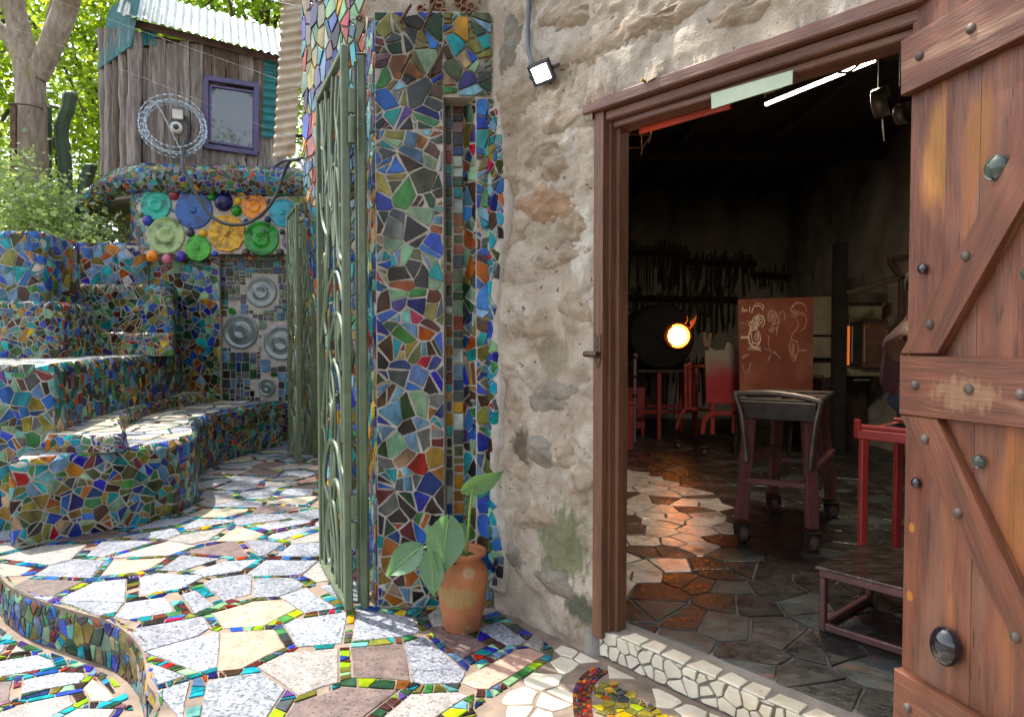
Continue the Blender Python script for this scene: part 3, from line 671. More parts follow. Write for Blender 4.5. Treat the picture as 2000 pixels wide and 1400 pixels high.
# wavy strip of blue tiles that runs from the pillar on to the wall
ws = lambda z: -.985+.035*math.sin(z*3.1+.7)+.025*math.sin(z*6.3)+(.035 if z > .9 else 0)
m = MB(); vv = []; nz_ = 60
for j in range(nz_+1):
    z = .12+2.62*j/nz_
    for k in range(4): vv.append(W(ULEFT+.0+(ws(z)+(.004 if k == 3 else 0)-ULEFT)*min(1, k/2.0) if k < 3 else ws(z)+.006, z, .03 if k < 3 else -.03))
m.add(vv, [(j*4+k, j*4+k+1, j*4+k+5, j*4+k+4) for j in range(nz_) for k in range(3)], 0, True); m.make('tile_bed', grout, sw)
T = Tiles()
mosaic(T, lambda u, z: (W(u, z, .031), NW), .16, 2.6, .062, PAL_BLUE | dict(aqua=8, clear=4, green=4, mint=4, black=2), 61, g=.004, keep=lambda u, z: u < ws(z), u0=ULEFT+.004, v0=.13, asp=1.25, p1=.3)
T.build(sw, 200)
# rubble above the pillar, with clay tubes
m = MB(); nu_, nz2 = 46, 56; vv = []
for i in range(nu_+1):
    for j in range(nz2+1):
        x = -.80+.78*i/nu_; z = 3.24+1.15*j/nz2; p = V((x, z, 7)); h = .04*noise.noise(p*4)+.02*noise.noise(p*12)+.008*noise.noise(p*35)
        vv.append((x, PY+.035-h-(.02 if j == 0 else 0), z))
m.add(vv, [(i*(nz2+1)+j, (i+1)*(nz2+1)+j, (i+1)*(nz2+1)+j+1, i*(nz2+1)+j+1) for i in range(nu_) for j in range(nz2)], 0, True)
m.prism([(-.80, PY+.09), (-.05, PY+.09), (-.05, 4.4), (-.95, 4.4)], 3.26, 4.4); m.make('rubble_top', plaster, sw)
clay = mat('clay_tube', srgb('a0765f'), srgb('7c5848'), scale=14, rough=.85, bump=.3, bscale=60); dark = mat('dark_void', srgb('1c1411'), rough=1)
for k, (px, py) in enumerate(((822, 20), (829, 26), (858, 15), (868, 28), (878, 35), (861, 3), (895, 5), (906, 22), (925, 30), (936, 44), (915, 52), (926, 58), (937, 60), (908, 8), (921, 15), (846, 8))):
    c = A(px, py, PY+.022); mm = MB()
    mm.lathe(c, [(.021, .06), (.021, -.01), (.0235, -.018), (.018, -.02), (.0165, -.012), (.0165, .05)], 10, axis=(0, 1, 0)); mm.lathe(c, [(.0166, .04), (0, .04)], 10, axis=(0, 1, 0), m=1)
    mm.make('clay_tube', [clay, dark], sw)
# ================================================================== DOOR FRAME
fr = thing('door_frame', 'reddish brown timber door frame with a long lintel in the rough wall', 'door frame', W(-.2, FZ))
m = MB(); m.prism([xy(W(-.292, 0, .022)), xy(W(-.236, 0, .022)), xy(W(-.236, 0, -.05)), xy(W(-.292, 0, -.05))], .1, 2.53); m.make('jamb', wood_red, fr)
m = MB(); m.prism([xy(W(-.234, 0, -.014)), xy(W(-.219, 0, -.014)), xy(W(-.219, 0, -.075)), xy(W(-.234, 0, -.075))], .12, 2.50); m.make('jamb', wood_red, fr)
m = MB(); m.prism([xy(W(-.217, 0, -.045)), xy(W(-.196, 0, -.045)), xy(W(-.196, 0, -.11)), xy(W(-.217, 0, -.11))], .12, 2.47); m.make('jamb_stop', wood_red, fr)
def wbox(u0, u1, z0, z1, o0, o1):
    mm = MB(); c = W((u0+u1)/2, (z0+z1)/2, (o0+o1)/2); mm.box(c, (u1-u0, abs(o1-o0), z1-z0), rz=math.atan2(D.y, D.x)); return mm
wbox(-.345, 2.2, 2.532, 2.585, -.06, .05).make('lintel_board', wood_h, fr)
wbox(-.233, 2.2, 2.488, 2.5305, -.09, .012).make('lintel_board', wood_h, fr)
wbox(-.216, 2.2, 2.458, 2.4865, -.13, -.02).make('lintel_stop', wood_h, fr)
wbox(1.36, 1.44, .1, 2.45, -.2, .0).make('jamb', wood_red, fr)
red_str = mat('orange_red_strip', srgb('c8401c'), srgb('8e2c17'), scale=5, rough=.5)  # thin strip coloured orange red, mottled with a darker red
wbox(-.14, .325, 2.43, 2.457, -.125, -.112).make('red_strip', red_str, fr, 'orange red strip under the lintel')
brass = mat('brass', srgb('a88a4c'), rough=.35, metal=1)
steel_b = mat('brown_steel', srgb('5b463c'), srgb('463630'), scale=20, rough=.45, metal=.6)
ht = thing('door_latch', 'small brown iron latch plate screwed to the left door jamb', 'latch', W(-.26, 1.42, .022))
m = MB(); c = W(-.262, 1.44, .024)
m.slab([W(-.283, 1.52, .0225), W(-.262, 1.505, .0225), W(-.243, 1.52, .0225), W(-.243, 1.40, .0225), W(-.262, 1.36, .0225), W(-.283, 1.40, .0225)], NW, .005, bev=.001); m.make('latch_plate', steel_b, ht)
m = MB(); m.tube([W(-.33, 1.425, .04), W(-.25, 1.425, .04)], .014, 12); m.make('latch_tube', steel_b, ht)
for dz in (.055, .02):
    m = MB(); m.lathe(W(-.264, 1.44+dz, .027), [(.007, 0), (.007, .002), (.004, .005), (0, .0055)], 10, axis=NW); m.make('screw', steel_b, ht)
gp = mat('green_plastic', srgb('c3cfa8'), srgb('a9bd97'), scale=4, rough=.12, coat=.6, bump=.35, bscale=6, trans=.25)
sg = MB(); so = W(0, 0, -.016); sg.slab([PL(px, py, so, NW) for px, py in ((1390, 184), (1550, 138), (1549, 165), (1391, 214))], NW, .006, bev=.001); o = sg.make('plastic_strip', gp); tag(o, 'pale green glossy plastic strip hanging under the lintel', 'strip')
# ================================================================== OPEN PLANK DOOR
E0 = V((1.262, 2.18, 0)); TD = V((.208, -.978, 0)).normalized(); ND = V((-.978, -.208, 0)).normalized()
door = thing('plank_door', 'heavy reddish plank door with bolted battens standing wide open', 'door', E0+V((0, 0, FZ)))
def Dp(s, z, off=0): return E0+TD*s+ND*off+V((0, 0, z))
def Dpx(px, py, off):
    p = PL(px, py, E0+ND*off, ND)-E0; return (p.dot(TD), p.z)
wood_d = mat('door_timber', srgb('78452f'), srgb('552e1f'), scale=3, rough=.5, bump=.4, bscale=13, stretch=(7, 7, .8), c3=srgb('7c5844'), s3=1.1, lo3=.5, hi3=.8, rvar=.15, speck=[(2.6, srgb('47281d'), .58, .74), (11, srgb('40261b'), .62, .72), (.7, srgb('8a6a58'), .6, .8), (1.1, srgb('9a5a2e'), .6, .75)])
wood_w = mat('door_timber_worn', srgb('78452f'), srgb('552e1f'), scale=3, rough=.5, bump=.4, bscale=13, stretch=(7, 7, .8), c3=srgb('7c5844'), s3=1.1, lo3=.5, hi3=.8, rvar=.15, speck=[(2.6, srgb('47281d'), .58, .74), (11, srgb('40261b'), .62, .72), (.7, srgb('8a6a58'), .6, .8)])
bt_ = dict(c1=srgb('76452f'), c2=srgb('563221'), scale=3, rough=.45, bump=.4, bscale=13, rvar=.12, c3=srgb('a07c62'), s3=1.6, lo3=.58, hi3=.72, speck=[(3, srgb('553226'), .62, .74)])
wood_b = mat('batten_timber', stretch=(.8, 9, 9), rot=(0, 0, TANG), **bt_); wood_u = mat('brace_timber_up', stretch=(.8, 9, 9), rot=(0, -R(62), TANG), **bt_); wood_l = mat('brace_timber_down', stretch=(.8, 9, 9), rot=(0, R(62), TANG), **bt_)
def dloc(px, py): a, b_ = Dpx(px, py, 0); q = TD*a; return (q.x, q.y, b_-FZ)
wear_or_sun(wood_w, dloc(1850, 290), (.10, .10, .20), srgb('a06a2a'), .6)
wear_or_sun(wood_b, dloc(1905, 770), (.11, .11, .05), srgb('946f50'), .9, 24)
for q in ((1780, 1030, .012, .016), (1776, 1163, .014, .017)): wear_or_sun(wood_w, dloc(q[0], q[1]), (q[2], q[2], q[3]), srgb('b8742c'), .12, 40)
wear_or_sun(wood_d, dloc(1995, 960), (.05, .05, .16), srgb('8f5a2c'), .7)
wear_or_sun(wood_d, dloc(1915, 250), (.05, .05, .12), srgb('98602a'), .7)
rng = random.Random(3); s = 0
for w, mt in ((.135, wood_w), (.118, wood_d), (.125, wood_d), (.12, wood_d), (.13, wood_d)):
    m = MB(); m.slab([Dp(s+.0006, .15, -.045), Dp(s+w-.0006, .15, -.045), Dp(s+w-.0006, 3.0, -.045), Dp(s+.0006, 3.0, -.045)], ND, .045+rng.uniform(-.0015, .0015), bev=.0018); m.make('plank', mt, door); s += w
def dpoly(pts, name, th=.035, base_off=.002):
    q = [Dpx(px, py, th) for px, py in pts]
    m = MB(); m.slab([Dp(a, b, base_off) for a, b in q], ND, th-base_off, bev=.005); return m.make(name, wood_b, door)
def ext(p, q, s_to):                         # z of the line p-q at s_to
    return q[1]+(q[1]-p[1])*(s_to-q[0])/(q[0]-p[0])
def batten(pt, pb, pt2, pb2, th=.036):
    a, b, c, d = (Dpx(*k, th) for k in (pt, pb, pt2, pb2)); m = MB()
    m.slab([Dp(a[0], a[1], .002), Dp(b[0], b[1], .002), Dp(.63, ext(b, d, .63), .002), Dp(.63, ext(a, c, .63), .002)], ND, th-.002, bev=.006); return m.make('batten', wood_b, door)
batten((1757, 82), (1757, 188), (1885, 5), (1995, 72))
batten((1755, 694), (1754, 808), (2000, 700), (2000, 836))
batten((1744, 1304), (1741, 1420), (1880, 1385), (1880, 1520))
q = [Dpx(*k, .033) for k in ((1757, 691), (1828, 692), (1953, 480), (2000, 391), (2000, 262), (1881, 428))]
def brace(pa, pb, pc, pd, wood):                   # pa pb: short end, pc on the side of pa, pd on the side of pb
    a, b, c, d = (Dpx(*k, .033) for k in (pa, pb, pc, pd)); m = MB()
    m.slab([Dp(*a, .002), Dp(*b, .002), Dp(.62, ext(b, d, .62), .002), Dp(.62, ext(a, c, .62), .002)], ND, .031, bev=.006); m.make('brace', wood, door)
brace((1757, 692), (1829, 692), (1990, 278), (1990, 410), wood_u)
brace((1757, 809), (1828, 816), (1990, 1275), (1990, 1150), wood_l)
bolt_m = mat('weathered_bolt', srgb('6f655c'), srgb('4f453e'), scale=30, rough=.6, metal=.4, bump=.2, bscale=80)
for (px, py, o_) in ((1797, 110, .036), (1897, 56, .036), (1887, 500, .033), (1817, 634, .033), (1788, 752, .036), (1893, 760, .036), (1807, 857, .033), (1872, 1002, .033), (1984, 1243, .033), (1773, 1381, .036), (1995, 770, .036)):
    a, b = Dpx(px, py, o_); m = MB(); m.lathe(Dp(a, b, o_), [(.0145, -.002), (.0145, .004), (.0115, .0085), (.006, .0115), (0, .012)], 16, axis=ND); m.make('bolt', bolt_m, door)
gl_clear = mat('bottle_glass', srgb('b4d6c4'), srgb('9cc4ae'), scale=3, rough=.03, trans=.92)
gl_dark = mat('dark_glass', srgb('15171c'), srgb('241c30'), scale=3, rough=.08, coat=.6)
for k, (px, py, r, mt) in enumerate(((1948, 328, .036, gl_clear), (1796, 525, .0165, gl_dark), (2001, 535, .018, gl_clear), (1906, 901, .0195, gl_clear), (1783, 943, .0165, gl_dark), (1850, 1261, .047, gl_dark))):
    a, b = Dpx(px, py, .02); m = MB(); el = 1.25 if k == 5 else 1
    pr = [(r*math.sin(t), -r*.75*math.cos(t)+r*.55) for t in [math.pi*i/12 for i in range(13)]]
    m.lathe(Dp(a, b, 0), pr, 22, axis=ND)
    if el != 1: m.v = [tuple(V((v[0], v[1], b+(v[2]-b)*el))) for v in m.v]
    m.make('glass_ball', mt, door, ('round green glass ball near the top', 'small dark glass ball beside the upper brace', 'clear glass ball at the right edge', 'clear glass ball below the middle batten', 'small dark glass ball below the middle batten', 'big black oval glass knob')[k])
# ================================================================== FLOODLIGHT
blk = mat('black_plastic', srgb('23262a'), rough=.45); led = mat('led_panel', (1, 1, 1), rough=.4, emit=(1, .98, .95), estr=14)
fl = thing('floodlight', 'small black LED floodlight shining on the rough wall below a conduit', 'floodlight', W(-.665, 2.85, .05))
fc = A(1058, 142, 3.36); fz = (EYEP-fc).normalized()*.75+V((-.25, -.3, -.5)); fz.normalize(); fx = V((.86, 0, .45)); fx = (fx-fz*fx.dot(fz)).normalized(); fy = fz.cross(fx); M = Matrix((fx, fy, fz)).transposed().to_4x4()
m = MB(); m.box(fc, (.115, .105, .03), mat=M); m.box(fc-fz*.02, (.09, .08, .02), mat=M); 
for k in range(7): m.box(fc-fz*.036+fx*(.012*(k-3)), (.004, .07, .014), mat=M)
m.make('lamp_body', blk, fl)
m = MB(); m.box(fc+fz*.0165, (.078, .07, .004), mat=M); m.make('light_panel', led, fl)
m = MB(); wp = W(-.64, 2.80, .03); m.tube(crom([fc+fx*.062, fc+fx*.085-fz*.03, wp+V((.02, 0, .03)), wp, fc-fx*.062-fz*.03-fy*.02, fc-fx*.062], 5), .007, 8); m.make('bracket', blk, fl)
m = MB(); m.lathe(wp, [(.035, -.03), (.035, .0), (.028, .012), (0, .014)], 14, axis=NW); m.make('wall_mount', blk, fl)
cond = MB(); cond.tube(crom([W(-.70, 3.9, .05), W(-.70, 3.35, .05), W(-.716, 3.0, .05), fc-fx*.03+fy*.06-fz*.01, fc-fx*.02+fy*.03-fz*.02], 8), .011, 10)
gry = mat('grey_conduit', srgb('575e68'), rough=.5); tag(cond.make('conduit', gry), 'grey plastic conduit running down the wall to the floodlight', 'conduit')
nail = MB(); nail.tube([W(.02, 2.585, .04), W(.02, 2.585, .075)], .006, 8); tag(nail.make('brass_hook', brass), 'tiny brass hook in the lintel above the doorway', 'hook')
# ================================================================== SIDE WALL BEHIND THE GATE
sdw = thing('side_wall', 'tall wall of red, yellow and blue broken tiles receding behind the gate', 'wall', (-1.5, 6, 0))
sw0 = V((-.875, 4.06, 0))
swb, swt = (Path(q[::-1], 8) for q in ([(-.875, 4.06), (-1.2, 4.52), (-1.47, 5.2), (-1.78, 6.3)], [(-.80, 4.0), (-1.02, 4.2), (-1.22, 4.42), (-1.41, 4.66)]))
sw_L = 1.35
def Sside(u, v):
    k = 1-u/sw_L; p, n = swb.at(swb.L*(1-k)); q, n2 = swt.at(swt.L*(1-k)); t = max(0, min(1, (v-1.3)/1.2)); t = t*t*(3-2*t)
    r = p.lerp(q, t); return (V((r.x, r.y, v)), n.lerp(n2, t).normalized())
m = MB(); a, b = grid_mesh(Sside, sw_L, 5.6, 24, 44); m.add(a, b, 0, True)
m.prism([(sw0.x+.08, sw0.y), (-1.22, 4.75), (-1.62, 6.3), (-1.2, 8.0), (-.2, 8.0), (-.2, 4.45), (sw0.x+.08, 4.42)], -.05, 5.6); m.make('wall_core', grout_warm, sdw)
T = Tiles()
mosaic(T, Sside, sw_L, 2.9, .135, PAL_WARM | dict(steel=4, teal=4, slate=3, olive=3), 71, v0=2.7, g=.006, p1=.45, th=.009, k=.004)
mosaic(T, Sside, sw_L, 2.68, .085, PAL_BLUE | dict(yellow=3, amber=4, green=4, red=4), 72, v0=.01, g=.005, p1=.4)
T.build(sdw, 290)
hk = MB(); hk.tube(crom([A(700, 40, 3.95), A(697, 36, 3.9), A(700, 32, 3.88), A(706, 35, 3.9), A(704, 40, 3.93)], 5), .007, 8)
tag(hk.make('wire_hook', rust), 'rusty hook eye holding the strung wire at the top of the pillar edge', 'hook')
# ================================================================== SEATING TIERS
STONES = [GRAN[0], GRAN[0], GRAN[3], marble]
def top_stones(T, reg, z, seed, s=.26): crazy_floor(T, reg, z, s, seed, band=.03, dens=.55, stone=lambda c, r: STONES[r.choice([0, 1, 2, 3, 3])], cut=(.05, .12))
def tier(label, front, back, z0, z1, s, pal, seed, sm=True, n=8, r=.045, top=True, most=200, p1=.66, name='seating_tier', cat='seating', grp='mosaic seating steps', asp=1.0):
    P = Path(front, n, sm) if sm else Path(front, 1, False)
    t = thing(name, label, cat, (P.p[0].x, P.p[0].y, z0), grp)
    S = P.surf(z0, z1-z0, r); H = z1-z0-r+r*math.pi/2
    m = MB(); a, b = grid_mesh(S, P.L, H, max(2, int(P.L/.06)), 12); m.add(a, b, 0, True)
    inn = [xy(p-q*r) for p, q in zip(P.p, P.n)]; poly = inn+[(b_[0], b_[1]) for b_ in back]
    m.prism(poly, z0, z1-.001); m.make('tier_core', grout, t)
    T = Tiles(); mosaic(T, S, P.L, H, s, pal, seed, p1=p1, g=.0044, asp=asp, jit=1.15)
    if top: top_stones(T, poly, z1, seed+500)
    T.build(t, most); return t
T1, T1B, T3, T4, T5, T6 = .62, .75, 1.29, 1.56, 2.17, 2.78
tier('lowest curved bench of the mosaic seating, nearest the courtyard', [xy(G(*q)) for q in ((24, 1064), (32, 1068), (120, 1053), (240, 1031), (330, 1009), (372, 990), (386, 972), (383, 942), (402, 920), (430, 905), (480, 889), (560, 869), (640, 862))],
     [(-2.5, 10.1), (-4.7, 10.1), (-4.45, 8), (-4.0, 6.6), (-3.8, 5.6), (-3.78, 5.3)], 0, T1, .088, PAL_TIER, 101, most=290)
tier('narrow curved step lying on the lowest mosaic bench', [(-3.60, 5.24), (-3.35, 5.2), (-3.1, 5.24), (-3.05, 5.36), (-3.28, 5.75), (-3.62, 6.3), (-3.9, 6.95), (-4.12, 7.7), (-4.25, 8.6), (-4.1, 9.45)],
     [(-4.9, 9.5), (-4.8, 8), (-4.3, 6.6), (-3.95, 5.6)], T1, T1B, .07, PAL_HOT, 102, most=150, r=.035)
tier('big curved second bench with a large-tiled end at the left edge', [(-5.2, 5.24), (-4.3, 5.27), (-3.65, 5.3), (-3.58, 5.36), (-3.68, 5.65), (-3.85, 6.2), (-4.05, 7.0), (-4.22, 7.8), (-4.36, 8.7), (-4.55, 9.4)],
     [(-6.4, 9.5), (-6.6, 5.3)], 0, T3, .095, PAL_TIER, 103, most=290, asp=1.25)
tier('low riser of bright hot-coloured tiles above the second bench', [(-6.0, 7.95), (-5.0, 8.0), (-4.08, 8.02), (-4.02, 8.08), (-4.3, 8.7), (-4.62, 9.4)], [(-6.0, 9.5)], T3, T4, .08, PAL_HOT, 104, sm=False, most=150, top=False, r=.03)
tier('tall dark green and blue riser in the middle of the seating', [(-6.3, 8.5), (-5.0, 8.6), (-4.36, 8.62), (-4.31, 8.68), (-4.45, 9.1), (-4.64, 9.4)], [(-6.3, 9.5)], T4, T5, .092, PAL_TIER | dict(green=12, bottle=7, teal=7, moss=6), 105, sm=False, most=200, top=False)
tier('uppermost blue-tiled wall of the seating below the bush', [(-7.5, 9.0), (-6.3, 9.2), (-5.2, 9.28), (-5.0, 9.4)], [(-5.0, 9.75), (-7.5, 9.6)], T5-.1, T6, .145, PAL_BLUE, 106, sm=False, most=150, top=False)
tier('square mosaic block at the left edge with small tiles along its side', [(-6.6, 7.5), (-5.5, 7.5), (-5.22, 7.5), (-5.17, 7.55), (-5.3, 8.4)], [(-6.6, 8.5)], T3, 2.67, .13, PAL_BLUE | dict(olive=8, ochre=8, green=7, brown=5), 107, sm=False, most=150, top=False, name='mosaic_block', cat='block', grp=None)
tier('sloping mosaic block of small mixed tiles in front of the square block', [(-6.2, 6.92), (-5.4, 6.96), (-4.72, 7.0), (-4.66, 7.06), (-4.85, 7.9)], [(-6.2, 7.95)], T3, 1.87, .08, PAL_TIER | dict(amber=6, orange=2, green=10), 108, sm=False, most=200, top=False, name='mosaic_block', cat='block', grp=None)
# ================================================================== BACK WALL WITH THE GLASS DISCS
bw = thing('disc_wall', 'mosaic wall set with big coloured glass discs under the timber cabin', 'wall', (-3.8, 9.4, 0))
YF = 9.3; zf0, zf1 = 2.64, 3.5
fr_path = Path([(-5.6, 10.6), (-5.42, 9.9), (-5.28, 9.5), (-5.02, 9.33), (-4.6, 9.3), (-3.6, 9.3), (-2.2, 9.3)], 8)
m = MB(); SF = fr_path.surf(zf0, zf1-zf0, .02); a, b = grid_mesh(SF, fr_path.L, zf1-zf0, 60, 6); m.add(a, b, 0, True)
m.prism([xy(p-q*.01) for p, q in zip(fr_path.p, fr_path.n)]+[(-2.2, 10.6)], zf0, zf1)
lw_path = Path([(-5.6, 10.5), (-5.35, 9.85), (-5.18, 9.55), (-4.9, 9.44), (-4.5, 9.42), (-4.03, 9.42)], 8)
SL = lw_path.surf(T1-.05, zf0-T1+.05, .01); a, b = grid_mesh(SL, lw_path.L, zf0-T1+.05, 40, 8); m.add(a, b, 0, True)
NX0, NX1 = A(427, 600, 9.42).x, A(566, 600, 9.42).x; NZ1 = A(500, 508, 9.42).z
m.prism([xy(p-q*.01) for p, q in zip(lw_path.p, lw_path.n)]+[(NX0, 9.42), (NX0, 9.55), (NX1, 9.55), (NX1, 9.42), (-2.2, 9.42), (-2.2, 10.5)], -.05, zf0)
m.make('wall_core', grout, bw)
DISCS = [(305, 400, 30, 'turq', 0, 'turquoise glass disc'), (379, 411, 36, 'azure', 1, 'large ribbed blue glass disc'), (437, 395, 18, 'navy', 2, 'navy glass dome'), (497, 403, 25, 'orange', 0, 'orange glass disc'), (553, 416, 27, 'cyan', 1, 'ribbed cyan glass disc'),
         (325, 460, 36, 'pale', 0, 'large pale green glass disc'), (387, 485, 25, 'lime', 1, 'bright lime green glass disc'), (443, 456, 36, 'amber', 3, 'fluted amber glass disc'), (511, 466, 34, 'green', 0, 'large green glass disc'), (571, 470, 20, 'mauve', 0, 'mauve glass disc'),
         (289, 431, 10.5, 'blue', 2, 'small blue glass roundel'), (340, 381, 10.5, 'ruby', 2, 'small ruby glass roundel'), (297, 501, 11.5, 'orange', 2, 'small orange glass roundel'), (327, 506, 10.5, 'rose', 2, 'small pink glass roundel'), (353, 501, 11, 'purple', 2, 'small purple glass roundel'),
         (420, 496, 6, 'blue', 2, None), (372, 455, 8.5, 'smoke', 2, None), (397, 456, 8.5, 'amber', 2, None), (413, 385, 7.5, 'green', 2, None), (465, 393, 8, 'amber', 2, None), (462, 412, 10.5, 'green', 2, None), (523, 429, 6.5, 'navy', 2, None), (527, 394, 5.5, 'smoke', 2, None), (480, 494, 8, 'brown', 2, None), (547, 493, 7.5, 'smoke', 2, None), (551, 453, 5.5, 'smoke', 2, None)]
DG = {}
for nm, h, h2 in (('turq', '0aa48e', '047e70'), ('azure', '0458a4', '02306e'), ('navy', '10185e', '0a0e3a'), ('orange', 'e08a04', 'c06404'), ('cyan', '04a0b4', '047c90'), ('pale', '9fb070', '74905a'), ('lime', '44b404', '1c7a04'), ('amber', 'd8a800', 'a87400'), ('green', '0c9010', '046404'), ('mauve', '7d5f82', '5a4462'), ('blue', '2038a8', '162878'), ('ruby', '8e1f30', '641422'), ('rose', 'c06a84', '96465e'), ('purple', '4a2f98', '301c6c'), ('smoke', '2c2b36', '1c1b22'), ('brown', '5c3a22', '3c2616')):
    DG[nm] = mat('disc_'+nm, srgb(h), srgb(h2), scale=7, rough=.2, spec=.15, coat=.55, bump=.9, bscale=17, lo=.3, hi=.7, c3=tuple(x*.3 for x in srgb(h2)), s3=7, lo3=.52, hi3=.72)
def disc(cx, cy_, cz, r, kind, mt, label=None, name='glass_disc', parent=None, segs=36, YY=None):
    m = MB(); ax = (0, -1, 0)
    if kind == 2: prof = [(r, 0), (r*.98, r*.18), (r*.8, r*.45), (r*.5, r*.62), (r*.2, r*.7), (0, r*.71)]
    else:
        prof = [(r, 0), (r, .010), (r*.96, .018), (r*.9, .013)]
        for k in range(9): rr = r*(.82-.075*k); prof += [(rr, .012+(.0045 if k % 2 else 0))]
        prof += [(r*.16, .013), (r*.12, .024), (r*.06, .026), (0, .026)]
        if kind == 0: prof = [(r, 0), (r, .012), (r*.97, .020), (r*.88, .015), (r*.7, .008), (r*.56, .010), (r*.48, .012), (r*.42, .024), (r*.36, .027), (r*.26, .021), (r*.12, .012), (0, .010)]
    wob_ = None
    if kind == 1: wob_ = lambda a, q: 1+(.02*math.cos(18*a) if q < r*.93 else 0)
    if kind == 3: wob_ = lambda a, q: 1+.05*math.cos(11*a)*(q/r)
    m.lathe((cx, cy_, cz), prof, segs if r > .1 else 20, axis=ax, wob=wob_)
    if kind in (1, 3):
        for i, v in enumerate(m.v):
            dx, dz = v[0]-cx, v[2]-cz; q = math.hypot(dx, dz); an = math.atan2(dz, dx)
            if .1*r < q < .97*r and v[1] < cy_-.005: m.v[i] = (v[0], v[1]-.006*math.cos((18 if kind == 1 else 11)*an), v[2])
    return m.make(name, mt, parent, label)
dl = []
for (px, py, r, c, k, lab) in DISCS:
    p = A(px, py, YF-.004); rr = r*YF/F_PX; dl.append((p.x, p.z, rr)); disc(p.x, YF-.003, p.z, rr, k, DG[c], lab, 'glass_disc' if r > 13 else 'glass_roundel', bw)
T = Tiles()
def away(u, v):
    p, _ = SF(u, v); return all(math.hypot(p.x-a, p.z-b) > c+.006 for a, b, c in dl) if p.y < 9.36 else True
mosaic(T, SF, fr_path.L, zf1-zf0-.02, .075, PAL_TIER, 201, keep=away, g=.004, k=.0015)
mosaic(T, SL, lw_path.L, zf0-T1, .10, PAL_TIER | dict(sage=8, steel=8, aqua=5, green=8), 202, g=.0045)
S = plane_s((NX1+.01, 9.42, T1-.5), (1, 0, 0), (0, 0, 1)); mosaic(T, S, -2.25-NX1, zf0-T1+.45, .1, PAL_WARM, 203, g=.0045)
S = plane_s((NX0, 9.42, NZ1), (1, 0, 0), (0, 0, 1)); mosaic(T, S, NX1-NX0, zf0-NZ1, .06, PAL_HOT, 204, g=.004)
T.build(bw, 290)
# glass-brick niche
nd = thing('glass_niche', 'tall recessed panel of grey-green glass bricks with four clear glass roundels', 'panel', ((NX0+NX1)/2, 9.5, T1))
m = MB(); m.box(((NX0+NX1)/2, 9.535, (T1+NZ1)/2-.02), (NX1-NX0-.004, .03, NZ1-T1+.03)); m.make('panel_bed', grout, nd)
T = Tiles(); nds = []
for (px, py, r) in ((510, 570, 30), (470, 648, 34), (549, 670, 34), (522, 757, 17), (453, 608, 7)):
    p = A(px, py, 9.51); rr = r*9.51/F_PX; nds.append((p.x, p.z, rr))
    disc(p.x, 9.515, p.z, rr, 0, mat('disc_clear', srgb('8f9c98'), srgb('6c7a78'), scale=5, rough=.06, trans=.5, coat=.8) if r > 10 else DG['green'], None, 'glass_roundel', nd)
S = plane_s((NX0, 9.518, T1), (1, 0, 0), (0, 0, 1))
mosaic(T, S, NX1-NX0, NZ1-T1, .1, PAL_DOOR, 211, g=.007, rect=(.045, .15), keep=lambda u, v: all(math.hypot(u+NX0-a, v+T1-b) > c+.01 for a, b, c in nds), name='glass_brick', th=.012, k=.003)
T.build(nd, 260)
# rounded overhang under the cabin
ov = thing('mosaic_overhang', 'rounded tile-covered overhang that droops to the left under the timber cabin', 'overhang', (-3.8, 9.4, 3.4))
op = [A(140, 425, 10.6), A(175, 402, 10.2), A(222, 369, 9.75), A(275, 351, 9.42), (A(350, 352, 9.36)), A(450, 355, 9.36), A(560, 359, 9.4), A(650, 364, 9.5)]
orad = [.05, .14, .19, .205, .205, .205, .205, .205]
oc = crom(op, 8); orr = [orad[min(7, int(i/8))]*(1-(i % 8)/8)+orad[min(7, int(i/8)+1)]*((i % 8)/8) for i in range(len(oc))]
ol = [0]
for i in range(1, len(oc)): ol.append(ol[-1]+(oc[i]-oc[i-1]).length)
def SO(u, v):
    u = max(0, min(ol[-1]-1e-6, u)); i = max(k for k in range(len(ol)) if ol[k] <= u); i = min(i, len(oc)-2); t = (u-ol[i])/(ol[i+1]-ol[i])
    p = oc[i].lerp(oc[i+1], t); r = orr[i]*(1-t)+orr[i+1]*t; d = (oc[i+1]-oc[i]); d.z *= .3; d.normalize(); n = V((d.y, -d.x, 0)).normalized(); a = -2.0+v/.235
    q = n*math.cos(a)*1.15+V((0, 0, math.sin(a))); return (p+q*r, q.normalized())
m = MB(); a, b = grid_mesh(SO, ol[-1], .235*4.2, 60, 22); m.add(a, b, 0, True); m.make('overhang_core', grout, ov)
T = Tiles(); mosaic(T, SO, ol[-1], .235*4.0, .078, PAL_TIER, 221, g=.0045, k=.0015, v0=.02); T.build(ov, 290)
m = MB(); m.prism([(-6.6, 10.6), (-5.5, 9.55), (-5.0, 9.32), (-2.2, 9.4), (-2.2, 12.0), (-6.6, 12.0)], 3.42, 3.66)
fls = m.make('cabin_deck', concrete); tag(fls, 'concrete deck slab carrying the timber cabin', 'slab')
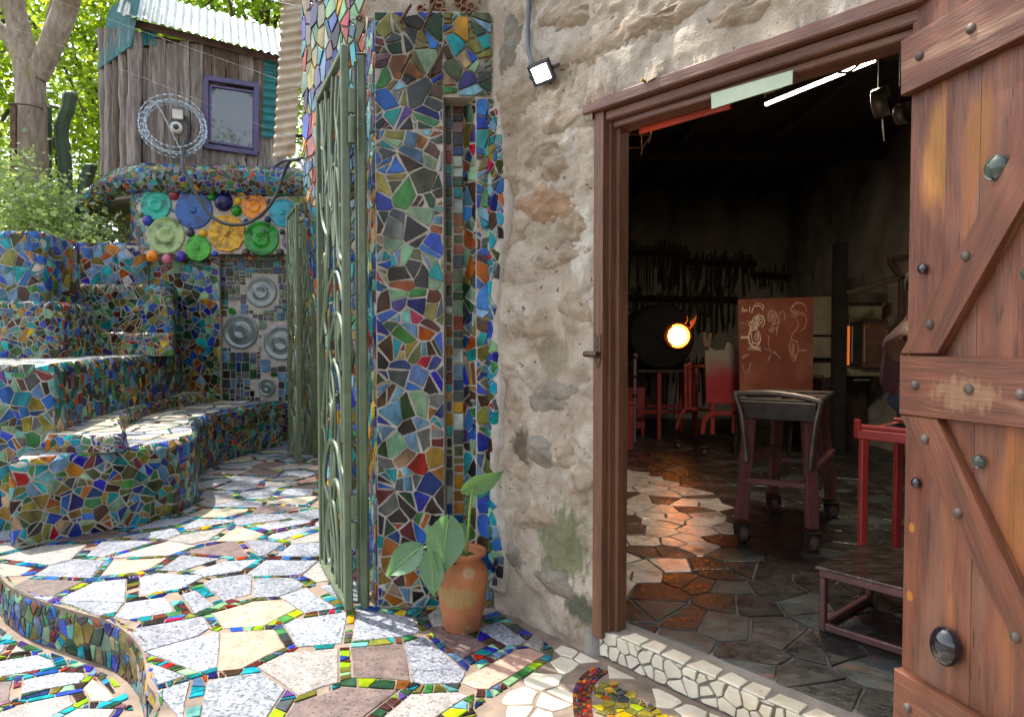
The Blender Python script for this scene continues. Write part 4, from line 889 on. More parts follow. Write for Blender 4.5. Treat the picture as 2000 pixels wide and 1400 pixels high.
# ================================================================== TIMBER CABIN
CL = A(264, 330, 9.55); CR = A(547, 330, 10.3); CL.z = CR.z = 0
ce = (CR-CL).normalized(); cn = V((ce.y, -ce.x, 0)); cn = cn if cn.y < 0 else -cn
cab = thing('timber_cabin', 'weathered grey plank cabin with a corrugated roof above the mosaic wall', 'cabin', V((CL.x+.8, CL.y+.6, 3.66)))
def cpx(px, py, o=0): return PL(px, py, CL+cn*o, cn)
gw = mat('weathered_grey_wood', srgb('8a8079'), srgb('61564e'), scale=5, rough=.85, bump=.7, bscale=16, stretch=(9, 9, .8), c3=srgb('a39a92'), s3=2, lo3=.5, hi3=.7)
gw2 = mat('brown_board', srgb('6b5a4c'), srgb('4e4036'), scale=5, rough=.85, bump=.6, bscale=16, stretch=(9, 9, .8), c3=srgb('8a7b6c'), s3=2)
m = MB(); m.prism([xy(CL-cn*.03), xy(CR-cn*.03), xy(CR-cn*1.9), (-6.5, 12.0), (-6.2, 10.42)], 3.66, 5.72); m.make('cabin_core', gw2, cab)
def cslab(pts, mt, o=.0, th=.04, name='wall_plank'):
    m = MB(); m.slab([cpx(px, py, o) for px, py in pts], cn, th, bev=.008); return m.make(name, mt, cab)
rng = random.Random(9)
def wavy(pts_l, pts_r): return pts_l+pts_r[::-1]
def wslab(x0, x1, x2, x3, y0, y1, mt, th, o=.0):      # plank with uneven edges: top x0..x1, bottom x2..x3
    L_ = [(x0+(x2-x0)*t+rng.uniform(-1.6, 1.6), y0+(y1-y0)*t) for t in (0, .16, .33, .5, .67, .84, 1)]
    R_ = [(x1+(x3-x1)*t+rng.uniform(-1.6, 1.6), y0+(y1-y0)*t) for t in (0, .16, .33, .5, .67, .84, 1)]
    cslab(wavy(L_, R_), mt, o, th)
for (a, b, c, d, y0, th) in ((280, 295, 279, 292, 95, .03), (293, 323, 287, 322, 80, .07), (322, 352, 322, 350, 88, .055), (351, 371, 350, 374, 84, .075), (371, 397, 375, 398, 88, .05)):
    wslab(a, b, c, d, y0, 332, gw, th)
for k, (a, b) in enumerate(((396, 412), (412.5, 441), (441.5, 466), (466.5, 495), (495.5, 516))): wslab(a, b, a, b, 90+k*5, 165+(3 if k else 120), gw2 if k != 3 else gw, .025)
for (a, b) in ((398, 412), (412.5, 428), (428.5, 446), (446.5, 466), (466.5, 480), (480.5, 503)): wslab(a, b, a, b, 290, 338, gw, .03)
wslab(503.5, 531, 503.5, 534, 100, 340, gw, .028); wslab(531.5, 548, 535, 570, 270, 340, gw, .03)
# corner post and side logs
def log(px0, py0, px1, py1, Y0, Y1, r, mt):
    a, b = A(px0, py0, Y0), A(px1, py1, Y1); n = 9; pts = [a.lerp(b, i/n)+V((rng.uniform(-.012, .012), 0, 0)) for i in range(n+1)]
    m = MB(); m.tube(pts, [r*rng.uniform(.86, 1.12) for _ in pts], 10); m.make('log', mt, cab)
log(263, 65, 262, 330, 9.5, 9.5, .095, gw)
for k, (x0, x1) in enumerate(((246, 246), (231, 232), (216, 218), (203, 208))): log(x0, 60, x1, 345, 9.72+.2*k, 9.72+.2*k, .085, gw2 if k == 1 else gw)
# window
pw = mat('purple_paint', srgb('5a5278'), srgb('4a4266'), scale=7, rough=.55, bump=.2, bscale=30)
gls = mat('dark_window_glass', srgb('0d1216'), rough=.02, coat=1, spec=1.0)
wm = MB()
for (a, b) in (((399, 153), (505, 169)), ((399, 286), (503, 301))):
    p, q = cpx(*a, .05), cpx(*b, .05); wm.bar(p, q, .07, .085, up=cn)
for (a, b) in (((402, 157), (402, 287)), ((501, 172), (500, 298))): wm.bar(cpx(*a, .05), cpx(*b, .05), .07, .08, up=cn)
win = wm.make('window', pw, cab)
m = MB()
for (a, b) in (((410, 168), (497, 181)), ((410, 277), (495, 291)), ((411, 168), (410, 278)), ((496, 181), (495, 291))): m.bar(cpx(*a, .045), cpx(*b, .045), .035, .045, up=cn)
m.make('window_sash', pw, win)
m = MB(); m.slab([cpx(412, 170, .035), cpx(495, 183, .035), cpx(494, 290, .035), cpx(411, 277, .035)], cn, .006, bev=.001); m.make('window_pane', gls, win)
lead = mat('lead_came', srgb('8d9399'), rough=.5, metal=.4); m = MB()
for a, b in (((425, 252), (448, 286)), ((448, 286), (478, 262)), ((478, 262), (448, 240)), ((448, 240), (425, 252)), ((448, 240), (440, 215)), ((478, 262), (494, 256)), ((425, 252), (411, 245)), ((448, 286), (446, 284))):
    m.bar(cpx(*a, .045), cpx(*b, .045), .006, .004, up=cn)
m.make('lead_came', lead, win)
# roof and corrugated sheets
zinc = mat('galvanised_sheet', srgb('b3bcb8'), srgb('93a09d'), scale=4, rough=.4, metal=.35, c3=srgb('7e8a80'), s3=2.5, lo3=.55, hi3=.75)
teal = mat('teal_sheet', srgb('1c6f70'), srgb('175a60'), scale=4, rough=.4, c3=srgb('3c8f90'), s3=5, lo3=.6, hi3=.75)
rusty_sheet = mat('rusty_sheet', srgb('a0917a'), srgb('8a7a64'), scale=5, rough=.6, c3=srgb('7a5a40'), s3=2.2, lo3=.56, hi3=.7, bump=.1)
def corr(o, du, dv, period, amp, mt, name, parent, th=.003, along_u=True, lab=None):
    o, du, dv = V(o), V(du), V(dv); n = du.cross(dv).normalized(); L = du.length if along_u else dv.length; k = max(6, int(L/period*8)); m = MB()
    for sgn in (1, -1):
        vs_ = []
        for i in range(k+1):
            t = i/k; h = amp*math.sin(2*math.pi*t*L/period)
            for j in range(5):
                w = j/4; p = o+(du*t+dv*w if along_u else du*w+dv*t); vs_.append(p+n*(h+sgn*th/2+.003*math.sin(w*9+i)))
        m.add(vs_, [((i*5+j, (i+1)*5+j, (i+1)*5+j+1, i*5+j+1) if (sgn > 0) == along_u else (i*5+j, i*5+j+1, (i+1)*5+j+1, (i+1)*5+j)) for i in range(k) for j in range(4)], 0, True)
    return m.make(name, mt, parent, lab)
e0, e1 = cpx(228, 26, .3), cpx(562, 113, .3); up = -cn*.8+V((0, 0, .72))
rf = MB()
corr(e0, e1-e0, up, .105, .016, zinc, 'roof_sheet', cab)
m = MB(); m.bar(cpx(255, 44, .10), cpx(549, 117, .10), .04, .10, up=V((0, 0, 1))); m.make('fascia_board', mat('purple_brown_board', srgb('6f5a55'), srgb('57443f'), scale=5, rough=.8, bump=.3, bscale=14), cab)
sb = A(191, 137, 10.3); se = A(254, 92, 9.35); su = V((.22, -.05, .86))
corr(sb, se-sb, su, .07, .013, teal, 'gable_sheet', cab)
corr(cpx(276, 88, .07), cpx(305, 92, .07)-cpx(276, 88, .07), V((0, 0, .26)), .07, .012, teal, 'eave_sheet', cab)
corr(cpx(512, 268, .09), cpx(536, 271, .09)-cpx(512, 268, .09), cpx(516, 113, .09)-cpx(512, 268, .09), .115, .018, teal, 'shutter_sheet', cab, along_u=False)
# security camera and its box
whp = mat('white_plastic', srgb('d8d8d2'), rough=.4)
cb = cpx(347, 224, .12); m = MB(); m.box(cb, (.135, .06, .13), rz=math.atan2(ce.y, ce.x)); tag(m.make('junction_box', whp), 'white junction box on the grey planks above the camera dome', 'box')
cc = cpx(344, 249, .12); sc_ = thing('security_camera', 'white dome security camera on the cabin planks inside the wire coil', 'camera', cc)
m = MB(); m.lathe(cc-cn*.06, [(.085, 0), (.085, .05), (.07, .085), (.045, .1), (0, .1)], 20, axis=cn); m.make('camera_housing', whp, sc_)
m = MB(); m.lathe(cc+cn*.03, [(.04, 0), (.036, .025), (.02, .038), (0, .042)], 16, axis=(cn+V((0, 0, -.3)))); m.make('lens', gl_dark, sc_)
# razor wire coil
galv = mat('galvanised_wire', srgb('b9c3ca'), srgb('8f9aa3'), scale=30, rough=.35, metal=.8)
coil = MB(); blades = MB(); rng = random.Random(4); ccn = cpx(340, 247, .24)
for k in range(7):
    rr = .42 if k in (0, 3) else rng.uniform(.34, .40); off = V((rng.uniform(-.03, .03), 0, rng.uniform(-.03, .03))); oy = rng.uniform(-.05, .05); ph = rng.random()*6
    pts = [ccn+off+ce*(rr*math.cos(a))+V((0, 0, rr*.93*math.sin(a)))+cn*(oy+.02*math.sin(a*2+ph)) for a in [2*math.pi*i/56 for i in range(56)]]
    coil.tube(pts, .0055, 5, closed=True)
    for i in range(0, 56, 2):
        p = pts[i]; t = (pts[(i+1) % 56]-p).normalized(); s_ = t.cross(cn)
        blades.slab([p+t*.022, p+s_*.016+t*.006, p-t*.022, p-s_*.016-t*.006], cn, .003, bev=.0005)
rz_ = thing('razor_wire_coil', 'shiny coil of razor wire hanging on the cabin front', 'wire coil', ccn); coil.make('wire_loop', galv, rz_); blades.make('blade', galv, rz_, kind='stuff')
m = MB(); m.tube(crom([cpx(292, 198, .27), cpx(308, 206, .3), cpx(335, 258, .28), cpx(356, 300, .25)], 6), .009, 6); m.make('tie_wire', galv, rz_)
# black cable with a deep loop
rub = mat('black_rubber', srgb('35383c'), rough=.55)
cbl = MB(); cbl.tube(crom([cpx(362, 228, .1), cpx(369, 250, .12), cpx(364, 285, .14), A(356, 312, 9.05), A(366, 345, 8.98), A(385, 382, 8.95), A(408, 418, 8.93), A(440, 437, 8.92), A(480, 437, 8.92), A(515, 415, 8.92), A(540, 380, 8.92), A(556, 335, 8.9), A(570, 312, 8.7), A(588, 318, 8.0), A(602, 335, 7.6), A(615, 343, 7.3)], 8), .022, 9)
tag(cbl.make('black_cable', rub), 'thick black cable sagging in a loop in front of the glass discs', 'cable')
cb2 = MB(); cb2.tube(crom([A(538, 325, 8.9), A(555, 314, 8.6), A(578, 312, 8.2), A(600, 306, 7.7), A(628, 309, 7.2)], 6), .02, 9); tag(cb2.make('black_cable', rub), 'short black cable bent round the foot of the hanging rusty sheet', 'cable')
# hanging rusty corrugated sheet
hs = thing('corrugated_panel', 'tall beige rusty corrugated sheet hanging at the end of the side wall', 'panel', A(565, 300, 7.6))
for (x0, x1, x2, x3, ya, yb) in ((533, 576, 541, 589, 310, 180), (541, 589, 549, 603, 178, 28), (549, 603, 553, 612, 26, -60)):
    a = A(x0, ya, 7.6); b = A(x1, ya-6, 7.45); c = A(x2, yb, 7.62)
    corr(a, b-a, c-a, .10, .011, rusty_sheet, 'sheet', hs, along_u=False)
# strung wires
wire_m = mat('dull_wire', srgb('55585a'), rough=.7)
for k, (pts, Y0, Y1, r, lab) in enumerate((([(-60, -60), (103, 0), (515, 145), (640, 190)], 8.5, 4.6, .0015, 'upper of the two long steel wires slanting down in front of the cabin'), ([(-60, 20), (0, 45), (300, 160), (590, 278)], 8.5, 6, .0016, 'middle steel wire slanting down across the tree and cabin'),
                                     ([(-40, 85), (0, 100), (240, 205), (480, 305)], 8.5, 8.6, .002, 'lowest steel wire slanting down past the cabin window'), ([(470, -12), (560, 8), (640, 27), (700, 38)], 7, 3.95, .004, 'taut steel wire with a turnbuckle fixed to the pillar edge'))):
    m = MB(); n = len(pts); m.tube([A(px, py, Y0+(Y1-Y0)*i/(n-1)) for i, (px, py) in enumerate(pts)], r, 6)
    if k == 3: a, b = A(640, 27, 4.9), A(678, 33, 4.3); m.tube([a, a.lerp(b, .15), a.lerp(b, .85), b], [.006, .012, .012, .006], 8)
    tag(m.make('steel_wire', wire_m), lab, 'wire', 'wires strung over the courtyard')
# ================================================================== GATES
gm = mat('green_gate_paint', srgb('5e6b50'), srgb('4c5941'), scale=9, rough=.42, coat=.2, bump=.08, bscale=60, c3=srgb('6e7c64'), s3=3, lo3=.6, hi3=.75)
near, far = G(681, 1192, .02), G(631, 1101, .02); gd = (far-near); GLEN = gd.length; gang = math.atan2(gd.y, gd.x)
gate = thing('gate_leaf', 'near open leaf of the green wrought iron gate beside the tiled pillar', 'gate', near, 'green wrought iron gate leaves', rz=gang)
GH = 3.03
def lb(): m = MB(); m.local = True; return m
for x in (0, GLEN):
    m = lb(); m.box((x, 0, GH/2), (.036, .045, GH)); m.make('stile', gm, gate)
for z in (.022, GH-.022):
    m = lb(); m.box((GLEN/2, 0, z), (GLEN-.047, .04, .04)); m.make('rail', gm, gate)
def scroll(pts, r=.011, n=7): m = lb(); m.tube(crom([V((p[0]*GLEN, p[2] if len(p) > 2 else 0, p[1])) for p in pts], n), r, 8); m.make('scroll', gm, gate)
L_ = GLEN
scroll([(.1, .04), (.12, .35), (.3, .62), (.55, .60), (.75, .3), (.7, .1), (.55, .16), (.6, .3)], .014)
scroll([(.9, .04), (.92, .5), (.7, .82), (.35, .84), (.08, .5)], .013)
scroll([(.3, .04), (.34, .3), (.5, .5), (.66, .44), (.68, .3)], .012)
scroll([(.15, .9), (.2, 1.2), (.45, 1.35), (.6, 1.2), (.5, 1.08), (.4, 1.15)], .012, 8)
scroll([(.95, .9), (.8, 1.2), (.55, 1.5), (.3, 1.62), (.1, 1.5), (.12, 1.35)], .013)
scroll([(.05, 1.65), (.3, 1.85), (.6, 1.8), (.8, 1.62), (.74, 1.5)], .012)
scroll([(.98, 1.45), (.75, 1.75), (.62, 2.1), (.7, 2.5), (.9, 2.95)], .014)
scroll([(.05, 2.95), (.25, 2.6), (.32, 2.25), (.2, 1.95), (.05, 1.9)], .014)
scroll([(.4, 2.98), (.5, 2.6), (.45, 2.3), (.6, 2.1), (.85, 2.2), (.95, 2.4)], .012)
scroll([(.15, 2.2), (.3, 2.45), (.5, 2.45), (.55, 2.3), (.42, 2.22), (.38, 2.32)], .010)
scroll([(.7, 2.98), (.66, 2.8), (.75, 2.65), (.9, 2.68)], .011)
scroll([(.5, .86), (.52, 1.0), (.62, 1.08), (.75, 1.0)], .010)
scroll([(.05, .7), (.2, .76), (.28, .9), (.2, 1.02)], .010)
scroll([(.9, 1.95), (.8, 2.0), (.78, 1.88), (.9, 1.8)], .010)
rng = random.Random(15)
for k in range(9):
    x = .1+.8*rng.random(); z0 = rng.choice((.04, .7, 1.3, 1.9)); h_ = rng.uniform(.7, 1.2); a_ = rng.uniform(.05, .14)
    scroll([(min(.96, max(.04, x+a_*math.sin(i*1.5+k)+.08*(i/5-.5))), min(2.99, z0+h_*i/5), rng.uniform(-.012, .012)) for i in range(6)], rng.uniform(.007, .011), 6)
for (x, z0, z1, lean) in ((.22, .05, .5, .0), (.5, .6, 1.1, .12), (.78, .8, 1.5, -.1), (.36, 1.3, 2.0, .06), (.64, 1.9, 2.9, -.06), (.85, 2.3, 2.97, .03)):
    m = lb(); m.bar((x*L_, 0, z0), ((x+lean)*L_, 0, z1), .03, .01, up=V((0, 1, 0))); m.make('flat_bar', gm, gate)
for (x, z, h, w, t) in ((.45, 2.28, .56, .13, .2), (.72, 1.85, .42, .1, -.25), (.28, 1.55, .4, .1, .2), (.6, .62, .3, .09, -.2), (.25, 2.62, .3, .1, .3)):
    m = lb(); pts = []
    for i in range(13):
        a = 2*math.pi*i/13; r = math.cos(a); pts.append((x*L_+w/2*math.sin(a)*(1-.25*r)+t*h/2*r*.5, .004, z+h/2*r))
    m.slab(pts, (0, -1, 0), .009, bev=.002); m.make('iron_leaf', gm, gate)
m = lb(); m.tube([(-.02, -.03, 2.62), (.12, -.035, 2.62)], .008, 8); m.make('bolt_pin', galv, gate)
for z in (2.58, .42):
    m = lb(); m.tube([(-.035, -.028, z-.07), (-.035, -.028, z+.07)], .02, 12); m.box((-.035, -.028, z+.15), (.03, .035, .13)); m.make('hinge', gm, gate)
n2, f2 = G(585, 909), G(571, 883); g2 = copy_tree(gate); g2.location = (n2.x, n2.y, .03); g2.rotation_euler.z = math.atan2(.9, -.42)
g2['label'] = 'far open leaf of the green wrought iron gate with a brass padlock'
g3 = copy_tree(gate); q3 = G(614, 894); g3.location = (q3.x, q3.y, .03); g3.rotation_euler.z = math.atan2(.86, -.5); g3.scale = (.75, 1, 1.0)
g3['label'] = 'farthest green wrought iron gate leaf, right behind the padlocked one'
def gpost(x, y, h, lab):
    t = thing('gate_post', lab, 'post', (x, y, 0), 'green steel gate posts'); m = MB(); m.box((x+.006, y, h/2), (.044, .046, h)); m.box((x-.028, y+.01, h/2), (.018, .02, h-.05)); m.make('post', gm, t)
    m = MB(); m.box((x+.006, y, h+.004), (.05, .05, .006)); m.make('post_cap', gm, t)
p = G(711, 1187, .0); gpost(p.x, p.y, 3.03, 'green steel gate post standing against the tiled pillar')
p = G(617, 893, .0); gpost(p.x, p.y, 3.1, 'green steel gate post far behind, at the padlocked gate leaf')
pl = A(580, 663, 8.2); t = thing('padlock', 'small brass padlock hanging on the far gate leaf', 'padlock', pl)
m = MB(); m.box(pl, (.07, .03, .06)); m.make('lock_body', brass, t); m = MB(); m.tube([pl+V((-.02, 0, .03))]+[pl+V((.02*math.cos(a), 0, .07+.02*math.sin(a))) for a in [math.pi-math.pi*i/8 for i in range(9)]]+[pl+V((.02, 0, .03))], .005, 7); m.make('shackle', galv, t)
# ================================================================== TERRACOTTA POT AND PLANT
pb = G(903, 1226); terr = mat('terracotta', srgb('a8683f'), srgb('8a5436'), scale=6, rough=.8, bump=.3, bscale=40, c3=srgb('a39263'), s3=5, lo3=.6, hi3=.72, speck=[(7, srgb('6d4632'), .62, .7)])
wear_or_sun(terr, (-.03, -.12, .20), (.12, .12, .055), srgb('a3814f'), 1.1, 12); wear_or_sun(terr, (.05, -.12, .33), (.04, .04, .025), srgb('a88a68'), 1.0, 20)
pot = thing('plant_pot', 'weathered terracotta urn in front of the tiled pillar', 'pot', pb)
m = MB(); m.lathe(pb, [(.0, 0), (.088, 0), (.095, .012), (.108, .08), (.124, .17), (.134, .25), (.133, .29), (.122, .32), (.104, .345), (.097, .355), (.099, .372), (.118, .385), (.126, .398), (.124, .408), (.108, .41), (.100, .395), (.095, .37), (.0, .365)], 40, wob=lambda a, r: 1+.012*math.sin(3*a)+.006*math.sin(9*a)); m.make('urn', terr, pot)
soil = mat('potting_soil', srgb('46352a'), srgb('2a2019'), scale=30, rough=1, bump=1, bscale=60)
m = MB(); rng = random.Random(8)
for _ in range(60):
    a = rng.random()*6.28; r = .09*math.sqrt(rng.random()); c = pb+V((r*math.cos(a), r*math.sin(a), .368)); m.box(c, (rng.uniform(.01, .03), .012, .01), rz=rng.random()*3, rx=rng.random()*2)
m.make('soil', soil, pot, kind='stuff')
tl = leafmat('taro_leaf', srgb('66896a'), srgb('76a04e'), .5); stm = mat('green_stem', srgb('7f9a4e'), rough=.5)
plant = thing('taro_plant', 'leafy taro plant with heart-shaped leaves growing in the terracotta urn', 'plant', pb+V((0, 0, .37)))
def taro(px, py, Y, size, tip, face, stem_from):
    c = A(px, py, Y); tip = V(tip).normalized(); face = V(face); face = (face-tip*face.dot(tip)).normalized(); sd = tip.cross(face)
    m = MB(); N = 18; rows = [0, .35, .7, 1]; vs_ = []; fs = []
    for i in range(N+1):
        t = i/N; y = -.32+1.32*t; w = .46*math.sin(math.pi*min(1, (t*1.02))**.72)**.9 if 0 < t < 1 else .02
        lobe = .14*max(0, 1-t*4)
        for k in range(-4, 5):
            s = k/4; yy = y-(.12 if t < .2 else 0)*abs(s)*(1-t*5)+lobe*(1-abs(s))*1.2
            cup = .10*abs(s)**1.5-.16*max(0, t-.3)**2+.012*math.cos(t*22)*abs(s); vs_.append(c+(tip*yy+sd*(s*w)+face*cup)*size)
    for i in range(N):
        for k in range(8): fs.append((i*9+k, i*9+k+1, (i+1)*9+k+1, (i+1)*9+k))
    m.add(vs_, fs, 0, True); lf_ = m.make('leaf', tl, plant)
    m = MB(); m.tube([c+(tip*(-.3+1.25*i/10)-face*(.16*max(0, i/10-.3)**2-.015))*size for i in range(11)], [.004*(1-.09*i) for i in range(11)], 6); m.make('midrib', stm, lf_)
    m = MB(); s0 = pb+V(stem_from); pts = crom([s0, s0.lerp(c, .5)+V((0, 0, .05)), c-face*.004], 8); m.tube(pts, [.009-.004*i/len(pts) for i in range(len(pts))], 7); m.make('stem', stm, plant)
taro(872, 1040, 3.36, .21, (-.12, -.25, -1), (.15, -1, .25), (-.03, -.02, .38))
taro(805, 1082, 3.42, .165, (-.75, -.2, -.6), (-.2, -1, .5), (-.05, -.03, .38))
taro(845, 1100, 3.33, .16, (.05, -.1, -1), (-.5, -1, .2), (-.05, -.04, .38))
taro(925, 946, 3.42, .17, (.9, -.1, .42), (.1, -.75, -.7), (.02, .02, .38))
taro(897, 1050, 3.5, .09, (.3, 0, .9), (.2, -1, .2), (0, .02, .38))
m = MB(); rng = random.Random(2)
for _ in range(26):
    a = rng.random()*6.28; r = .08*math.sqrt(rng.random()); q = pb+V((r*math.cos(a), r*math.sin(a)-.02, .375))
    for k in range(5): d = V((rng.uniform(-1, 1), rng.uniform(-1, 1), rng.uniform(.2, 1))).normalized()*.025; s_ = d.cross(V((0, 0, 1))).normalized()*.004; m.add([q, q+d*.5+s_, q+d, q+d*.5-s_], [(0, 1, 2, 3)])
m.make('seedling', tl, plant, kind='stuff')
# ================================================================== WORKSHOP INTERIOR
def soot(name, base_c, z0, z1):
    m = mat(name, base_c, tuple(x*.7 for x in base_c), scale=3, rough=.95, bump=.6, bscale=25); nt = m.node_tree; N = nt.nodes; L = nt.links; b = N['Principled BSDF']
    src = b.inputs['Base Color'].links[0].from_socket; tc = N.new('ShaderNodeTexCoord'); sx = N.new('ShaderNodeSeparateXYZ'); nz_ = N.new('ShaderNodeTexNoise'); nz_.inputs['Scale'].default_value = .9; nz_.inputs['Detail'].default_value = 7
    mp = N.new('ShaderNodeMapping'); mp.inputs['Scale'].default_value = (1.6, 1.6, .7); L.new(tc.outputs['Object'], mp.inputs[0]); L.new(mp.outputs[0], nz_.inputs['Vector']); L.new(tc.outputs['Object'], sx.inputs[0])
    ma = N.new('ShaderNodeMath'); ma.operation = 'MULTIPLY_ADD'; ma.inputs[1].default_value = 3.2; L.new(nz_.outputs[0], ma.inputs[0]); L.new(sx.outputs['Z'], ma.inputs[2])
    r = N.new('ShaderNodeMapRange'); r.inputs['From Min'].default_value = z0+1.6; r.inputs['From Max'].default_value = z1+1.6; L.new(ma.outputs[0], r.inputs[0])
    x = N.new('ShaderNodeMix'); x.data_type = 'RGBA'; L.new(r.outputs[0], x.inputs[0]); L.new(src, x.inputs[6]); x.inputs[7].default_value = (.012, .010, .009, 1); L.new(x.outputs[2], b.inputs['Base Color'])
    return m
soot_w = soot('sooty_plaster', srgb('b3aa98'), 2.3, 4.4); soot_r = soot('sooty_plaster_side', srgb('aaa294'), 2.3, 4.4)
char = mat('charred_board', srgb('26221f'), srgb('161412'), scale=6, rough=.9, bump=.5, bscale=20)
CZ = 4.0
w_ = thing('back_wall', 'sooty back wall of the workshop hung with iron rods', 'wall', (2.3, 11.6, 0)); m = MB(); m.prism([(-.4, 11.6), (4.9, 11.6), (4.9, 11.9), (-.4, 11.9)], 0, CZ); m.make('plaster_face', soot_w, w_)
w_ = thing('interior_side_wall', 'soot-streaked right wall of the workshop, half hidden by the open door', 'wall', (4.7, 6, 0))
m = MB(); vv = []
for i in range(131):
    for j in range(41):
        y = -1.7+13.3*i/130; z = CZ*j/40; p = V((y, z, 1)); vv.append((4.62+.07*noise.noise(p*1.6)+.05*noise.noise(p*4)+.03*noise.noise(p*9), y, z))
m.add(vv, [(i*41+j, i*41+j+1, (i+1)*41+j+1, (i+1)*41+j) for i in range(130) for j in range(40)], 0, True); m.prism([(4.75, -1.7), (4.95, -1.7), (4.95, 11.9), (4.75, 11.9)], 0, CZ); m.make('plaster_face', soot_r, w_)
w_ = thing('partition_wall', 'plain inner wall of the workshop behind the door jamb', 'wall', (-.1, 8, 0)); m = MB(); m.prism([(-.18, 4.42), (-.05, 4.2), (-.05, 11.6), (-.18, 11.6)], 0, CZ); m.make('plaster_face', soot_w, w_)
ce_ = thing('ceiling', 'blackened board ceiling of the workshop', 'ceiling', (2, 6, CZ)); m = MB(); m.prism([xy(W(-1.05, 0, -.30)), xy(W(6.25, 0, -.30)), (4.95, -1.7), (4.95, 11.9), (-.18, 11.9), (-.18, 4.3)], CZ, CZ+.12); m.make('ceiling_deck', char, ce_)
for k in range(9):
    x = .2+k*.53; y0 = max(2.3, W(0, 0, -.36).y+(W(0, 0, -.36).x-x)*1.157+.25) if x < 1.6 else 2.0; m = MB(); m.box((x, (y0+11.5)/2, CZ-.012-.004*(k % 2)), (.515, 11.5-y0, .02)); m.make('ceiling_board', char, ce_)
    if k % 2: m = MB(); m.bar((x+.26, y0+.1, CZ-.09), (x+.26, 11.55, CZ-.09), .07, .13); m.make('beam', char, ce_)
for y in (5.4, 8.4): m = MB(); m.bar((.0, y, CZ-.24), (4.55, y, CZ-.24), .1, .16); m.make('beam', char, ce_)
redm = mat('red_painted_steel', srgb('a03a34'), srgb('7c2b28'), scale=9, rough=.45, bump=.1, bscale=50, c3=srgb('6d4a42'), s3=7, lo3=.58, hi3=.72)
redb = mat('bright_red_steel', srgb('bc3c38'), srgb('a03430'), scale=7, rough=.42, c3=srgb('8a4a44'), s3=7, lo3=.62, hi3=.75)
dkst = mat('blackened_steel', srgb('4a4038'), srgb('322a25'), scale=14, rough=.55, metal=.3, bump=.2, bscale=60)
iron = mat('dark_iron', srgb('4c3d34'), srgb('332822'), scale=14, rough=.6, metal=.3)
# furnace on its table
hot = mat('furnace_glow', (1, .5, .15), rough=.9, emit=(1, .15, .012), estr=5.5); hot2 = mat('furnace_core', (1, .8, .4), rough=.9, emit=(1, .33, .04), estr=7.5)
fcn = A(1325, 656, 9.2); fax = V((-.08, -1, .0)).normalized()
fu = thing('furnace', 'dark steel drum furnace with a round mouth glowing orange', 'furnace', V((fcn.x, fcn.y+.4, .98)))
dcn = A(1296, 655, 9.25); m = MB(); m.lathe(V((dcn.x, dcn.y+.05, dcn.z-.02)), [(0, 0), (.40, 0), (.43, .02), (.44, .06), (.445, .9), (.42, 1.0), (0, 1.02)], 32, axis=(0, 1, 0)); m.make('drum', char, fu)
m = MB()
for h_ in (.1, .5): m.lathe(V((dcn.x, dcn.y+.05+h_, dcn.z-.02)), [(.445, 0), (.458, .005), (.458, .05), (.445, .055)], 32, axis=(0, 1, 0), caps=False)
m.make('drum_band', char, fu)
m = MB(); m.lathe(fcn-fax*.03, [(.1565, -.065), (.1565, -.02)], 28, axis=fax, caps=False); m.lathe(fcn-fax*.095, [(.157, 0), (0, .0)], 28, axis=fax); m.make('furnace_mouth', hot, fu)
m = MB(); m.lathe(fcn-fax*.092, [(.13, 0), (.09, .012), (0, .015)], 24, axis=fax); m.make('molten_core', hot2, fu)
m = MB(); m.lathe(fcn-fax*.02, [(.157, -.13), (.157, .0), (.185, .0), (.188, -.13)], 28, axis=fax, caps=False); m.make('mouth_ring', mat('hot_ring', srgb('c46a2a'), srgb('8a4520'), rough=.7), fu)
rng = random.Random(6); m = MB(); fl_c = A(1350, 632, 9.08)
for k in range(5):
    b = fl_c+V((rng.uniform(-.10, .06), rng.uniform(-.03, .03), rng.uniform(-.09, .05))); w_ = rng.uniform(.03, .06); pts = crom([b, b+V((rng.uniform(-.02, .03), 0, w_)), b+V((rng.uniform(-.01, .06), 0, w_*2)), b+V((rng.uniform(.0, .09), 0, w_*2.7))], 4); m.tube(pts, [.014*(1-i/len(pts))*(.5+.5*math.sin(i*.9+k)**2)+.001 for i in range(len(pts))], 6)
m.make('flame', mat('flame', (1, .35, .05), rough=.9, emit=(1, .17, .02), estr=.09), fu)
tp = A(1330, 720, 9.25); tab = thing('furnace_table', 'red steel table carrying the drum furnace', 'table', (tp.x-.15, 9.5, FZ))
zt = fcn.z-.475; x0, x1 = A(1243, 695, 9.3).x, A(1362, 695, 9.3).x
m = MB(); m.box(((x0+x1)/2, 9.62, zt), (x1-x0, .9, .035)); m.make('table_top', dkst, tab)
for (x, y) in ((A(1287, 800, 9.2).x, 9.2), (x1-.03, 9.3), (x0+.05, 10), (x1-.05, 10)): m = MB(); m.bar((x, y, FZ), (x, y, zt-.02), .055, .055, up=V((0, 1, 0))); m.make('leg', redm, tab)
for (a, b) in (((x0-.0, 9.2, .50), (x1, 9.32, .50)), ((x0+.1, 10, .5), (x1, 10, .5))): m = MB(); m.bar(a, b, .045, .045); m.make('rail', redm, tab)
